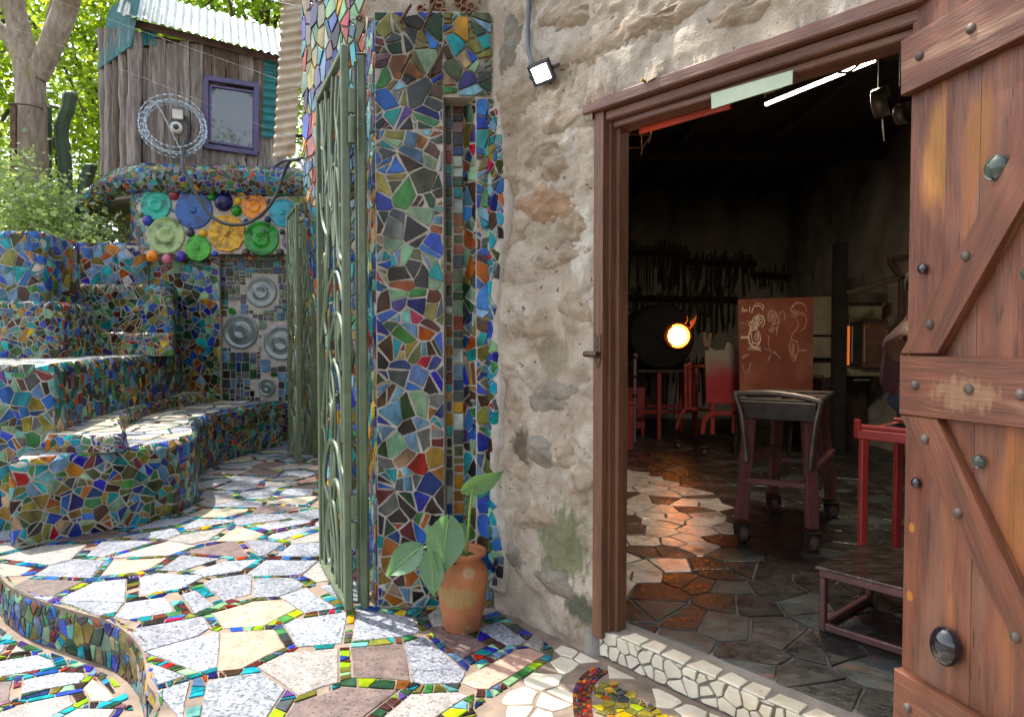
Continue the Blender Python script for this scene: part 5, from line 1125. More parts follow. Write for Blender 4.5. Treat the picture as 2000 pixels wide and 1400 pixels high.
# red shield on wheels and pipe stand
def frame(th, bars, mt, w=.045, name='frame_bar', up=V((0, 1, 0))):
    for a, b in bars: m = MB(); m.bar(a, b, w, w, up=up); m.make(name, mt, th)
def castor(th, x, y, z=FZ, r=.05, sc=1):
    m = MB(); m.box((x, y, z+2.35*r), (r*1.7, r*1.9, .012)); m.bar((x-.028*sc, y, z+2.3*r), (x-.028*sc+.012, y+.012, z+r*.8), .006, r*.9); m.bar((x+.028*sc, y, z+2.3*r), (x+.028*sc+.012, y+.012, z+r*.8), .006, r*.9); f = m.make('castor_fork', dkst, th)
    m = MB(); m.lathe((x-.018*sc+.012, y+.012, z+r), [(0, 0), (r*.5, 0), (r*.55, .004), (r*.95, .004), (r, .01), (r, .028*sc), (r*.95, .034*sc), (r*.5, .036*sc), (0, .036*sc)], 20, axis=(1, .2, 0)); m.make('castor_wheel', rubw, th)
rubw = mat('worn_wheel', srgb('6b4f4a'), srgb('4b403c'), scale=12, rough=.7)
Ys = 7.9
sh = thing('heat_shield', 'red heat shield scorched grey at its top, standing on wheeled legs', 'shield', (G(1412, 858, FZ).x, Ys, FZ))
q = lambda px, py, Y=Ys: A(px, py, Y)
scorch = mat('scorched_red_sheet', srgb('a83036'), srgb('8c262c'), scale=5, rough=.55, bump=.1)
def scorch_top(m_, z0, z1):
    nt = m_.node_tree; N = nt.nodes; L = nt.links; b = N['Principled BSDF']; src = b.inputs['Base Color'].links[0].from_socket
    tc = N.new('ShaderNodeTexCoord'); sx = N.new('ShaderNodeSeparateXYZ'); L.new(tc.outputs['Object'], sx.inputs[0]); n_ = N.new('ShaderNodeTexNoise'); n_.inputs['Scale'].default_value = 6; L.new(tc.outputs['Object'], n_.inputs['Vector'])
    a = N.new('ShaderNodeMath'); a.operation = 'MULTIPLY_ADD'; a.inputs[1].default_value = .3; L.new(n_.outputs[0], a.inputs[0]); L.new(sx.outputs['Z'], a.inputs[2])
    r = N.new('ShaderNodeMapRange'); r.inputs['From Min'].default_value = z0+.15; r.inputs['From Max'].default_value = z1+.15; L.new(a.outputs[0], r.inputs[0])
    x = N.new('ShaderNodeMix'); x.data_type = 'RGBA'; L.new(r.outputs[0], x.inputs[0]); L.new(src, x.inputs[6]); x.inputs[7].default_value = (*srgb('8a7f72'), 1); L.new(x.outputs[2], b.inputs['Base Color'])
scorch_top(scorch, q(1400, 730).z-FZ-.06, q(1400, 705).z-FZ+.06)
m = MB(); m.slab([q(1379, 787), q(1448, 788), q(1445, 715), q(1441, 688), (q(1430, 672)), q(1421, 668), q(1415, 682), q(1396, 684), q(1376, 672), q(1377, 705)], (0, -1, 0), .012, bev=.003); m.make('shield_plate', scorch, sh)
m = MB(); m.slab([q(1374, 676, 7.85), q(1385, 680, 7.85), q(1391, 650, 7.85), q(1385, 652, 7.85), q(1381, 668, 7.85), q(1378, 650, 7.85), q(1372, 648, 7.85)], (0, -1, 0), .012, bev=.002); m.make('pipe_yoke', mat('worn_steel', srgb('8a6d5a'), srgb('6b5546'), rough=.5, metal=.4), sh)
frame(sh, ((q(1391, 785, 7.92), q(1391, 848, 7.92)), (q(1388, 806), q(1375, 822)), (q(1375, 820), q(1371, 848)), (q(1433, 785), q(1433, 846)), (q(1388, 808), q(1445, 806))), redm, .05)
castor(sh, q(1373, 850).x, Ys, r=.045); castor(sh, q(1431, 850, 8.3).x, 8.3, r=.045)
ps = thing('pipe_stand', 'thin red steel stand between the furnace table and the heat shield', 'stand', (A(1345, 835, 8.4).x, 8.4, FZ))
q2 = lambda px, py, Y=8.4: A(px, py, Y)
frame(ps, ((q2(1339, 714), q2(1339, 798)), (q2(1347, 708), q2(1347, 797)), (q2(1360, 716, 8.7), q2(1360, 838, 8.7)), (q2(1337, 714), q2(1380, 715)), (q2(1340, 797), q2(1326, 815)), (q2(1326, 815), q2(1321, 838)), (q2(1340, 797), q2(1385, 801)), (q2(1340, 798), q2(1358, 808, 8.7))), redm, .04)
castor(ps, q2(1322, 840).x, 8.4, r=.045)
bk = thing('red_bin', 'dark red metal bin standing just inside the left door jamb', 'bin', (A(1225, 845, 8.2).x, 8.3, FZ)); a, b = A(1195, 768, 8.3), A(1243, 848, 8.3)
m = MB(); m.box(((a.x+b.x)/2, 8.5, (FZ+A(1225, 790, 8.3).z)/2), (b.x-a.x-.08, .4, A(1225, 790, 8.3).z-FZ)); m.make('bin_body', redm, bk); m = MB(); m.box(((a.x+b.x)/2, 8.5, A(1225, 790, 8.3).z+.015), (b.x-a.x-.05, .43, .028)); m.make('bin_lid', redm, bk)
bk = thing('red_cabinet', 'red metal cabinet behind the grey pipe post', 'cabinet', (A(1245, 800, 9.2).x, 9.4, FZ)); a, b = A(1222, 757, 9.4), A(1260, 800, 9.4)
m = MB(); m.box(((a.x+b.x)/2, 9.55, (a.z+FZ+.12)/2), (b.x-a.x, .3, a.z-FZ-.12)); m.make('cabinet_body', redm, bk)
for x in (a.x+.03, b.x-.03): m = MB(); m.box((x, 9.5, FZ+.06), (.04, .2, .12)); m.make('foot', redm, bk)
pp = thing('pipe_post', 'upright grey gas pipe with a valve at the left of the workshop', 'pipe', (A(1239, 830, 8.9).x, 8.9, FZ)); m = MB(); x = A(1240, 700, 8.9).x; m.tube([(x, 8.9, FZ), (x, 8.9, A(1240, 690, 8.9).z)], .024, 10); m.make('pipe', mat('grey_pipe', srgb('8b8580'), rough=.4, metal=.6), pp)
m = MB()
for z in (.75, 1.0, 1.25): m.lathe((x, 8.9, z), [(.024, -.02), (.036, -.02), (.036, .02), (.024, .02)], 12)
m.make('pipe_coupling', dkst, pp)
# chalkboard on its easel
YB = 7.5
b0, b1, b2, b3 = A(1440, 585, YB), A(1587, 580, YB+.1), A(1586, 784, YB+.1), A(1444, 779, YB)
cbd = thing('chalkboard', 'reddish brown chalkboard covered in white sketches on an easel', 'chalkboard', ((b0.x+b1.x)/2, YB, FZ))
brd = mat('brown_board_paint', srgb('8a4632'), srgb('713a2a'), scale=3, rough=.7, c3=srgb('96604c'), s3=2.2, lo3=.5, hi3=.75)
bn = (b1-b0).cross(V((0, 0, 1))).normalized(); bn = bn if bn.y < 0 else -bn
m = MB(); m.slab([b0, b1, b2, b3], bn, .018, bev=.004); m.make('board', brd, cbd)
for a in (b0.lerp(b1, .12), b0.lerp(b1, .88)):
    m = MB(); m.bar(V((a.x, a.y+.06, a.z-.1)), V((a.x, a.y+.35, FZ)), .04, .03, up=V((1, 0, 0))); m.make('easel_leg', iron, cbd); m = MB(); m.bar(V((a.x, a.y+.03, b2.z+.02)), V((a.x, a.y-.05, FZ)), .04, .03, up=V((1, 0, 0))); m.make('easel_leg', iron, cbd)
m = MB(); m.bar(b3.lerp(b2, .02)+V((0, -.02, -.025)), b3.lerp(b2, .98)+V((0, -.02, -.025)), .06, .03); m.make('easel_ledge', iron, cbd)
chalk = mat('chalk', srgb('e6c9b0'), rough=1); ch2 = mat('faint_chalk', srgb('c49a84'), rough=1)
def bp(x, y):
    u, v = (x-155)/1130, (y-170)/1585; top = b0.lerp(b1, u); bot = b3.lerp(b2, u); return top.lerp(bot, v)+bn*.0185
def el(cx, cy_, rx, ry, a0=0, a1=360, tl_=0):
    out = []
    for i in range(17):
        a = R(a0+(a1-a0)*i/16); x = rx*math.cos(a); y = ry*math.sin(a); t = R(tl_); out.append((cx+x*math.cos(t)-y*math.sin(t), cy_+x*math.sin(t)+y*math.cos(t)))
    return out
bold = [el(418, 770, 20, 52), el(395, 785, 88, 135), el(350, 780, 50, 130, 90, 270), el(400, 360, 38, 90, 150, 300, 15), [(415, 285), (480, 290), (520, 350)], [(412, 235), (430, 228), (455, 270), (480, 235), (500, 270), (525, 265), (535, 310), (515, 350)], [(375, 465), (420, 440), (468, 405)],
        el(470, 500, 45, 70, 0, 360, 10), el(480, 520, 65, 95, -80, 80), el(345, 565, 35, 40, 120, 330), [(380, 470), (345, 560), (320, 650), (345, 665), (400, 650), (430, 590)], [(420, 450), (380, 600)], [(450, 440), (400, 640)], [(480, 450), (420, 650)], [(365, 520), (470, 600)], [(350, 560), (440, 640)], [(390, 480), (490, 540)], [(415, 450), (500, 500)],
        [(320, 640), (360, 610), (410, 640)], [(330, 680), (345, 600), (360, 680), (375, 610), (395, 670)], [(300, 935), (345, 925), (470, 935), (480, 950)], [(285, 945), (300, 962), (420, 965), (492, 990), (465, 960), (350, 935)], [(365, 850), (440, 890), (470, 820)], [(370, 870), (400, 850), (420, 885), (450, 840)], [(345, 700), (350, 800), (365, 890)], [(430, 690), (450, 720), (455, 800)],
        [(210, 305), (212, 370), (245, 355)], [(210, 310), (235, 300)], [(212, 338), (232, 330)], [(248, 365), (250, 335), (258, 340), (262, 360), (268, 335), (276, 358)], [(284, 335), (286, 358)], [(284, 318), (285, 322)], [(330, 285), (320, 380)],
        [(185, 795), (205, 745), (215, 790)], [(190, 775), (215, 770)], [(222, 790), (225, 768), (235, 770), (240, 790)], [(250, 750), (252, 790)], [(242, 765), (262, 762)], el(275, 775, 9, 13), [(290, 785), (292, 760), (302, 765), (305, 785)]]
mid = [el(665, 460, 72, 105, 130, 370), [(600, 500), (625, 400), (665, 365)], [(700, 370), (730, 450), (705, 530), (655, 600)], [(680, 390), (635, 480), (670, 560)], [(640, 470), (720, 400)], [(630, 520), (715, 450)], [(655, 400), (710, 480)], [(640, 430), (700, 530)], [(790, 375), (830, 380), (855, 430), (845, 510)], [(790, 380), (760, 460), (755, 560), (735, 660), (718, 745)], [(770, 500), (745, 600), (720, 700)],
       [(650, 640), (670, 580), (720, 560), (750, 555)], [(610, 660), (640, 640), (700, 635), (735, 640)], [(608, 665), (620, 690), (680, 700)], [(625, 680), (660, 650)], [(660, 690), (690, 640)],
       el(1060, 370, 118, 125, 165, 370), el(1060, 375, 108, 115, 200, 330), [(1030, 262), (1048, 245), (1065, 262)], [(940, 385), (975, 370), (990, 400), (960, 400)], el(1000, 395, 30, 30), el(1060, 410, 22, 26), el(1120, 425, 22, 22), [(930, 440), (960, 455), (1040, 480)], el(1010, 430, 28, 22), [(1015, 500), (1055, 560), (1060, 600), (1030, 650), (970, 720), (945, 780), (960, 830)], [(1165, 430), (1185, 540), (1150, 640), (1090, 680)],
       el(985, 950, 72, 128), [(990, 860), (990, 1080)], [(940, 900), (950, 1050)], [(970, 870), (965, 1070)], [(1010, 1070), (1000, 1140)], [(955, 1075), (965, 1145), (1000, 1148), (1030, 1070)], [(1045, 975), (1080, 980), (1170, 975)], [(1060, 985), (1120, 970), (1165, 990)], [(980, 820), (1030, 840), (1050, 900)],
       [(570, 740), (600, 770), (635, 760)], [(600, 770), (598, 860), (612, 960), (645, 970)], [(520, 940), (640, 1000), (720, 1040), (785, 1110)], [(680, 980), (740, 1060)], [(640, 1030), (590, 1150)], [(195, 1095), (230, 1055), (310, 1045)], [(205, 1110), (270, 1060)], [(200, 1200), (225, 1310), (255, 1340), (290, 1310), (330, 1170)], [(200, 560), (230, 540)], [(260, 540), (270, 580)], [(280, 510), (300, 540)]]
for lst, mt, r in ((bold, chalk, .0055), (mid, ch2, .0046)):
    m = MB()
    for s_ in lst: m.tube([bp(x, y) for x, y in (crom([V((x, y, 0)) for x, y in s_], 4) if False else s_)], r, 4)
    m.make('chalk_drawing', mt, cbd)
# wheeled workbench
wl, wr = G(1442, 1056, FZ), G(1592, 1078, FZ); wd = (wr-wl); wd.z = 0; WL = wd.length; wd.normalize(); wb_ = V((-wd.y, wd.x, 0)); wb_ = wb_ if wb_.y > 0 else -wb_
bench = thing('workbench', 'wheeled steel workbench with tapered reddish legs and a curved pipe handle', 'workbench', V((*((wl+wr)/2).xy, FZ)))
bt = 1.085; dp = .95; back = V((.06, 0, 0))
plum = mat('worn_plum_paint', srgb('7d4545'), srgb('63383a'), scale=7, rough=.5, bump=.15, bscale=40, c3=srgb('55504c'), s3=4, lo3=.55, hi3=.7)
Bw = lambda a, b, z: wl+wd*a+wb_*b+V((0, 0, z-FZ))
for (a0, b0_, a1, b1_) in ((.02, 0, .06, .03), (WL-.02, 0, WL-.05, .03), (.06, dp, .10, dp-.05), (WL-.0, dp, WL-.08, dp-.05)):
    m = MB(); m.bar(Bw(a0, b0_, FZ+.15), Bw(a1, b1_, bt-.07), .075, .06, up=V((0, 1, 0))); m.make('leg', plum, bench); p_ = Bw(a0, b0_, FZ); castor(bench, p_.x, p_.y, r=.055, sc=1.2)
m = MB(); m.bar(Bw(.05, .01, FZ+.42), Bw(WL-.03, .01, FZ+.42), .05, .045); m.make('rail', plum, bench); m = MB(); m.bar(Bw(.09, dp, FZ+.42), Bw(WL-.03, dp, FZ+.42), .05, .045); m.make('rail', plum, bench)
for a in (.05, WL-.03): m = MB(); m.bar(Bw(a, .03, FZ+.52), Bw(a+.03, dp-.03, FZ+.52), .05, .04); m.make('rail', plum, bench)
m = MB(); m.bar(Bw(-.0, -.01, bt-.06), Bw(WL, -.01, bt-.06), .05, .12); m.make('apron', dkst, bench)
m = MB(); m.box(Bw(WL/2, dp/2, bt), (WL+.02, dp, .03), rz=math.atan2(wd.y, wd.x)); m.make('bench_top', dkst, bench)
m = MB(); m.tube(crom([Bw(.06, -.06, bt-.40), Bw(.03, -.07, bt-.1), Bw(-.01, -.06, bt+.02), Bw(0, -.05, bt+.045), Bw(WL*.5, -.05, bt+.055), Bw(WL, -.05, bt+.02), Bw(WL+.02, -.06, bt-.02), Bw(WL, -.07, bt-.12), Bw(WL-.03, -.06, bt-.42)], 8), .019, 10); m.make('pipe_handle', mat('worn_pipe', srgb('7b6f66'), srgb('5e544d'), scale=9, rough=.4, metal=.6), bench)
rng = random.Random(12); woodt = mat('charred_wood', srgb('7a5c48'), srgb('4c3a2f'), scale=8, rough=.8, bump=.3)
for k, (a_, b_, l_, w_, lab) in enumerate(((.12, .10, .2, .05, 'broad scorched paddle at the left front of the wheeled workbench'), (.36, .12, .26, .025, 'long thin scorched stick at the right front of the wheeled workbench'), (.25, .35, .16, .06, 'short wide scorched block in the middle of the workbench top'), (.38, .6, .22, .03, 'narrow scorched paddle at the back of the workbench top'))):
    t_ = MB(); p_ = Bw(a_, b_, bt+.023); t_.box(p_, (l_, w_, .014), rz=rng.uniform(-.6, .6)); tag(t_.make('wooden_paddle', woodt), lab, 'paddle', 'paddles on the workbench')
# red rail bench by the door, with the person
rb0 = G(1683, 1136, FZ); rbz = A(1683, 832, rb0.y).z
rbn = thing('red_bench', 'tall bright red steel bench beside the open door', 'bench', rb0)
Rb = lambda a, b, z: V((rb0.x, rb0.y, 0))+D*a+DEEP*b+V((0, 0, z))
for (a, b) in ((0, 0), (.85, 0), (0, .5), (.85, .5)): m = MB(); m.bar(Rb(a, b, FZ), Rb(a, b, rbz-.07), .042, .042, up=V((0, 1, 0))); m.make('leg', redb, rbn)
for (a, b, c, d) in ((-.03, 0, .9, 0), (-.03, .5, .9, .5)):
    m = MB(); m.bar(Rb(a, b, rbz-.045), Rb(c, d, rbz-.045), .05, .055); m.bar(Rb(a, b+.01, rbz-.004), Rb(c, d+.01, rbz-.004), .03, .022); m.make('rail', redb, rbn)
m = MB(); m.bar(Rb(-.01, .03, rbz-.045), Rb(-.01, .47, rbz-.045), .04, .05); m.make('rail', redb, rbn)
m = MB(); m.bar(Rb(-.035, -.002, rbz-.07), Rb(-.035, -.002, rbz+.035), .02, .05, up=V((0, 1, 0))); m.make('end_stop', redb, rbn)
m = MB(); m.slab([Rb(.02, .04, rbz-.03), Rb(.84, .04, rbz-.03), Rb(.84, .46, rbz-.03), Rb(.02, .46, rbz-.03)], (0, 0, 1), .018); m.make('seat_board', dkst, rbn)
def skin(name, verts, edges, radii, mt, parent, sub=2):
    me = bpy.data.meshes.new(name); off = base(parent); me.from_pydata([tuple(V(v)-off) for v in verts], edges, []); o = link(name, me, parent); me.materials.append(mt)
    o.modifiers.new('skin', 'SKIN'); 
    for i, r in enumerate(radii): me.skin_vertices[0].data[i].radius = (r, r*.92) if not isinstance(r, tuple) else r
    me.skin_vertices[0].data[0].use_root = True
    s = o.modifiers.new('sub', 'SUBSURF'); s.levels = sub; s.render_levels = sub
    for m_ in o.modifiers: pass
    return o
sk = mat('brown_skin', srgb('5e3d2c'), srgb('523425'), rough=.5); jeans = mat('blue_denim', srgb('39435a'), srgb('2d364c'), scale=40, rough=.9, bump=.2, bscale=120); shirt = mat('maroon_shirt', srgb('4a2428'), srgb('3a1b20'), scale=8, rough=.9); hair = mat('dark_hair', srgb('1a1412'), rough=.8)
pc = Rb(.03, .26, rbz); fw = V((.93, -.36, 0)).normalized(); sd = V((-fw.y, fw.x, 0)); P_ = lambda f, s, z: pc+fw*f+sd*s+V((0, 0, z))
per = thing('person', 'person in blue jeans and a maroon shirt sitting on the red bench behind the door', 'person', pc)
vb = [P_(.10, 0, .13), P_(.10, 0, .28), P_(.11, 0, .42), P_(.13, 0, .52), P_(.15, 0, .60), P_(.17, 0, .70), P_(.18, 0, .78)]
eb = [(i, i+1) for i in range(6)]; rb_ = [(.15, .13), (.135, .11), (.16, .12), (.15, .10), (.055, .055), (.085, .09), (.06, .07)]
for s_ in (-1, 1):
    i = len(vb); vb += [P_(.12, .17*s_, .5), P_(.16, .22*s_, .24), P_(.38, .17*s_, .17), P_(.46, .15*s_, .165)]; eb += [(3, i), (i, i+1), (i+1, i+2), (i+2, i+3)]; rb_ += [.062, .047, .034, .03]
    for f in range(5):
        j = len(vb); o_ = (f-2)*.018; vb += [P_(.50, .15*s_+o_*.8, .16), P_(.555-.006*abs(f-2), .15*s_+o_, .15)]; eb += [(i+3, j), (j, j+1)]; rb_ += [.010, .008]
    k_ = len(vb); vb += [P_(.16, .10*s_, .085), P_(.56, .13*s_, .09), P_(.60, .13*s_, -.34), P_(.60, .13*s_, -.44), P_(.75, .14*s_, -.47)]; eb += [(0, k_), (k_, k_+1), (k_+1, k_+2), (k_+2, k_+3), (k_+3, k_+4)]; rb_ += [.095, .07, .05, .045, .04]
body = skin('body', vb, eb, rb_, sk, per)
skin('shirt', [P_(.09, 0, .14), P_(.09, 0, .3), P_(.11, 0, .42), P_(.13, 0, .53), P_(.12, .17, .5), P_(.15, .215, .32), P_(.12, -.17, .5), P_(.15, -.215, .32)], [(0, 1), (1, 2), (2, 3), (3, 4), (4, 5), (3, 6), (6, 7)], [(.165, .145), (.15, .125), (.172, .13), (.13, .1), .078, .066, .078, .066], shirt, per)
skin('jeans', [P_(.08, 0, .115), P_(.07, 0, .2), P_(.16, .11, .09), P_(.57, .135, .095), P_(.60, .135, -.38), P_(.16, -.11, .09), P_(.57, -.135, .095), P_(.60, -.135, -.38)], [(0, 1), (0, 2), (2, 3), (3, 4), (0, 5), (5, 6), (6, 7)], [(.15, .12), (.16, .14), .112, .085, .066, .112, .085, .066], jeans, per)
m = MB(); hc = P_(.165, 0, .80); m.lathe(hc, [(.0, .105), (.05, .095), (.085, .06), (.098, .01), (.092, -.03)], 20); m.make('hair', hair, per)
m = MB()
for s_ in (-1, 1): m.lathe(P_(.245, .034*s_, .775), [(.013, 0), (.008, .008), (0, .010)], 10, axis=fw)
m.make('eyes', mat('eye', srgb('d8d2c8'), rough=.2), per); m = MB(); m.tube([P_(.245, 0, .775), P_(.285, 0, .745), P_(.25, 0, .735)], [.010, .016, .008], 8); m.lathe(P_(.165, .1, .76), [(.026, 0), (.018, .02), (0, .02)], 10, axis=sd); m.lathe(P_(.165, -.1, .76), [(.026, 0), (.018, .02), (0, .02)], 10, axis=-sd); m.make('face_features', sk, per)
# low table
lt0 = G(1600, 1231, FZ); ltz = A(1600, 1105, lt0.y).z; ltb = thing('low_table', 'low scratched dark steel table just inside the doorway', 'table', lt0)
Lt = lambda a, b, z: V((lt0.x, lt0.y, 0))+D*a+DEEP*b+V((0, 0, z))
m = MB(); m.slab([Lt(-.015, -.015, ltz-.012), Lt(.6, -.015, ltz-.012), Lt(.6, .56, ltz-.012), Lt(-.015, .56, ltz-.012)], (0, 0, 1), .012, bev=.003); m.make('table_top', mat('scratched_steel', srgb('5c5048'), srgb('3c332e'), scale=5, rough=.28, metal=.7, stretch=(1, 5, 1), c3=srgb('8a7f76'), s3=9, lo3=.6, hi3=.7, rvar=.12), ltb)
lsm = mat('plum_steel', srgb('6d4546'), srgb('523a38'), scale=12, rough=.4, metal=.3, c3=srgb('8a8078'), s3=14, lo3=.62, hi3=.72)
for (a, b) in ((.012, .012), (.585, .012), (.585, .53), (.012, .53)): m = MB(); m.bar(Lt(a, b, FZ), Lt(a, b, ltz-.05), .03, .03, up=D); m.make('leg', lsm, ltb)
for (a, b, c, d, z) in ((-.0, .0, .6, .0, ltz-.03), (0, .54, .6, .54, ltz-.03), (0, .02, 0, .52, ltz-.03), (.6, .02, .6, .52, ltz-.03), (.03, .0, .57, .0, FZ+.03), (.012, .03, .012, .51, FZ+.03)): m = MB(); m.bar(Lt(a, b, z), Lt(c, d, z), .03, .034); m.make('rail', lsm, ltb)
# annealing oven, pale cupboard, post
crm = mat('cream_enamel', srgb('b3a98c'), srgb('9a9076'), scale=3, rough=.5, c3=srgb('6b6250'), s3=3, lo3=.6, hi3=.75)
cup = thing('cream_cupboard', 'tall dirty cream cupboard beside the chalkboard', 'cupboard', A(1607, 800, 8.9)); a, b = A(1585, 578, 8.9), A(1628, 750, 8.9); cup.location.z = FZ
for (z0, z1) in ((a.z, A(0, 655, 8.9).z), (A(0, 657, 8.9).z, A(0, 700, 8.9).z), (A(0, 708, 8.9).z, b.z)):
    m = MB(); m.box(((a.x+b.x)/2, 8.95, (z0+z1)/2), (b.x-a.x, .05, abs(z1-z0)-.012)); m.make('cupboard_door', crm, cup)
m = MB(); m.box(((a.x+b.x)/2, 9.25, (a.z+FZ)/2), (b.x-a.x+.03, .5, a.z-FZ)); m.make('carcass', iron, cup)
m = MB(); h0 = A(1590, 740, 8.86); m.tube([h0, h0+V((.0, 0, .04)), h0+V((.12, 0, .04)), h0+V((.12, 0, 0))], .008, 6); m.make('handle', iron, cup)
pst = MB(); c = A(1638, 700, 8.0); pst.bar((c.x, 8.0, FZ), (c.x, 8.0, 2.6), .13, .13, up=V((0, 1, 0))); tag(pst.make('timber_post', char), 'blackened post between the cream cupboard and the oven', 'post')
ovn = thing('oven', 'soot-stained kiln with an orange glow at its half open door', 'kiln', A(1690, 760, 8.1)); ovn.location.z = FZ
a, b = A(1650, 590, 8.1), A(1724, 735, 8.1); m = MB(); m.box(((a.x+b.x)/2, 8.26, (a.z+b.z)/2), (b.x-a.x, .26, a.z-b.z)); m.make('kiln_body', mat('sooty_enamel', srgb('8f8668'), srgb('6a614c'), scale=3, rough=.7, c3=srgb('1f1b17'), s3=2.6, lo3=.5, hi3=.62), ovn)
sootp = mat('soot_streaked', srgb('5c5142'), srgb('2a2520'), scale=5, rough=.9); 
m = MB(); m.box((A(1687, 585, 8.08).x, 8.1, A(0, 582, 8.08).z), (.54, .12, .12)); m.make('hood', sootp, ovn)
m = MB(); m.box((A(1713, 688, 8.0).x, 8.06, A(0, 672, 8.0).z), (.30, .04, .56)); m.make('kiln_door', mat('rusted_door', srgb('6e4a34'), srgb('40302a'), scale=5, rough=.7, c3=srgb('9a6a42'), s3=4, lo3=.55), ovn)
m = MB(); m.box((A(1679, 688, 8.0).x, 8.07, A(0, 672, 8.0).z), (.16, .03, .52)); m.make('kiln_door', char, ovn)
m = MB(); m.box((A(1664, 680, 8.0).x, 8.085, A(0, 675, 8.0).z), (.025, .02, .46)); m.make('glowing_gap', mat('gap_glow', (1, .3, .05), rough=.9, emit=(1, .22, .03), estr=.14), ovn)
for x in (1668, 1692): m = MB(); xx = A(x, 600, 8.0).x; m.bar((xx, 8.03, A(0, 636, 8.0).z), (xx, 8.03, A(0, 708, 8.0).z), .016, .016, up=V((0, 1, 0))); m.make('door_edge', mat('bright_edge', srgb('a89a80'), rough=.4, metal=.4), ovn)
m = MB(); m.box(((a.x+b.x)/2, 8.95, (b.z+FZ)/2-.03), (b.x-a.x+.1, .8, b.z-FZ-.06)); m.make('kiln_base', iron, ovn); m = MB(); m.tube([A(1668, 742, 7.95), A(1698, 742, 7.95)], .012, 6); m.make('handle', galv, ovn)
jib = thing('jib_arm', 'dark angled iron arm above the kiln, next to the open door', 'bracket', A(1700, 570, 7.5))
frame(jib, ((A(1655, 572, 7.5), A(1762, 540, 7.2)), (A(1735, 508, 7.2), A(1775, 502, 7.2)), (A(1738, 510, 7.2), A(1762, 545, 7.2)), (A(1762, 540, 7.2), V((A(1764, 540, 7.2).x, 7.2, FZ)))), iron, .06)
# rods hanging on the back wall
rng = random.Random(77); rod0 = None; k = 0
for (xa, xb, ya, yb, n) in ((1222, 1345, 486, 556, 26), (1345, 1475, 505, 566, 28), (1475, 1550, 530, 572, 12), (1222, 1440, 575, 640, 30), (1606, 1640, 512, 560, 7), (1250, 1380, 705, 790, 18)):
    rl = MB(); Y = 11.42; p, q_ = A(xa-4, ya+6, Y), A(xb+4, ya+10, Y); rl.bar(p+V((0, .05, 0)), q_+V((0, .05, 0)), .05, .09); tag(rl.make('tool_rail', char), {0: 'dark rail of iron rods over the furnace', 1: 'dark rail of iron rods left of the chalkboard top', 2: 'dark rail of rods above the chalkboard', 3: 'lower dark rail of rods behind the furnace', 4: 'short rail of rods by the post', 5: 'lowest rail of rods under the furnace table'}[k], 'rail', 'tool rails on the back wall'); k += 1
    for i in range(n):
        x = xa+(xb-xa)*(i+rng.random()*.7)/n; p = A(x, ya+rng.uniform(-14, 4), Y-.03); L_r = (yb-ya)*rng.uniform(.55, 1.35)*Y/F_PX
        if rod0 is None:
            m = MB(); m.tube([(0, 0, 0), (0, 0, -.18), (0, 0, -1)], [.012, .012, .018], 6); m.tube(crom([(0, 0, 0), (-.02, 0, .03), (0, 0, .06), (.02, 0, .03), (0, 0, 0)], 3), .007, 5); rod0 = m.make('iron_rod', iron); tag(rod0, 'dark iron glassworking rod hanging on the sooty back wall', 'rod', 'iron rods on the back wall'); o = rod0
        else: o = rod0.copy(); COL.objects.link(o)
        o.location = p; o.rotation_euler = (0, rng.uniform(-.15, .15), rng.random()*3); w_ = rng.choice((.6, .8, 1, 1.4)); o.scale = (w_, w_, L_r)
# hanging ladles, tube lamp, wire cage
tube_m = mat('tube_light', (1, 1, 1), rough=.4, emit=(1, .86, .66), estr=7)
t0, t1 = A(1496, 204, 5.25), A(1708, 118, 4.45); tb = thing('tube_lamp', 'lit fluorescent tube on a tilted batten under the dark ceiling', 'lamp', (t0+t1)/2)
m = MB(); m.tube([t0, t1], .013, 10); m.make('light_tube', tube_m, tb); m = MB(); m.bar(t0+V((0, 0.03, .10)), t1+V((0, .03, .10)), .05, .03); m.make('lamp_batten', char, tb)
tl_d = bpy.data.lights.new('tube_light', 'AREA'); tl_d.shape = 'RECTANGLE'; tl_d.size = (t1-t0).length*.95; tl_d.size_y = .03; tl_d.energy = 19; tl_d.color = (1, .88, .70)
tl_o = link('tube_light_source', tl_d, tb); tx_ = (t1-t0).normalized(); tz_ = V((0, -.25, 1)); tz_ = (tz_-tx_*tz_.dot(tx_)).normalized(); ty_ = tz_.cross(tx_); tl_o.matrix_local = Matrix.Translation(V((0, -.005, -.03))) @ Matrix((tx_, ty_, tz_)).transposed().to_4x4()
for e in (t0, t1): m = MB(); m.bar(e+V((0, .03, .06)), V((e.x, e.y+.03, CZ-.02)), .01, .01, up=V((0, 1, 0))); m.make('hanger', iron, tb)
cab_ = MB(); cab_.tube(crom([A(1604, 118, 4.2), A(1620, 135, 4.3), A(1655, 142, 4.4), A(1690, 116, 4.4)], 6), .008, 6); cab_.tube(crom([A(1655, 100, 4.2), A(1675, 112, 4.3), A(1710, 112, 4.35), A(1735, 100, 4.3)], 6), .009, 6); tag(cab_.make('lamp_cable', rub), 'loose black cable drooping across the fluorescent tube', 'cable')
alu = mat('dull_aluminium', srgb('7d756c'), srgb('5e564e'), scale=12, rough=.45, metal=.6)
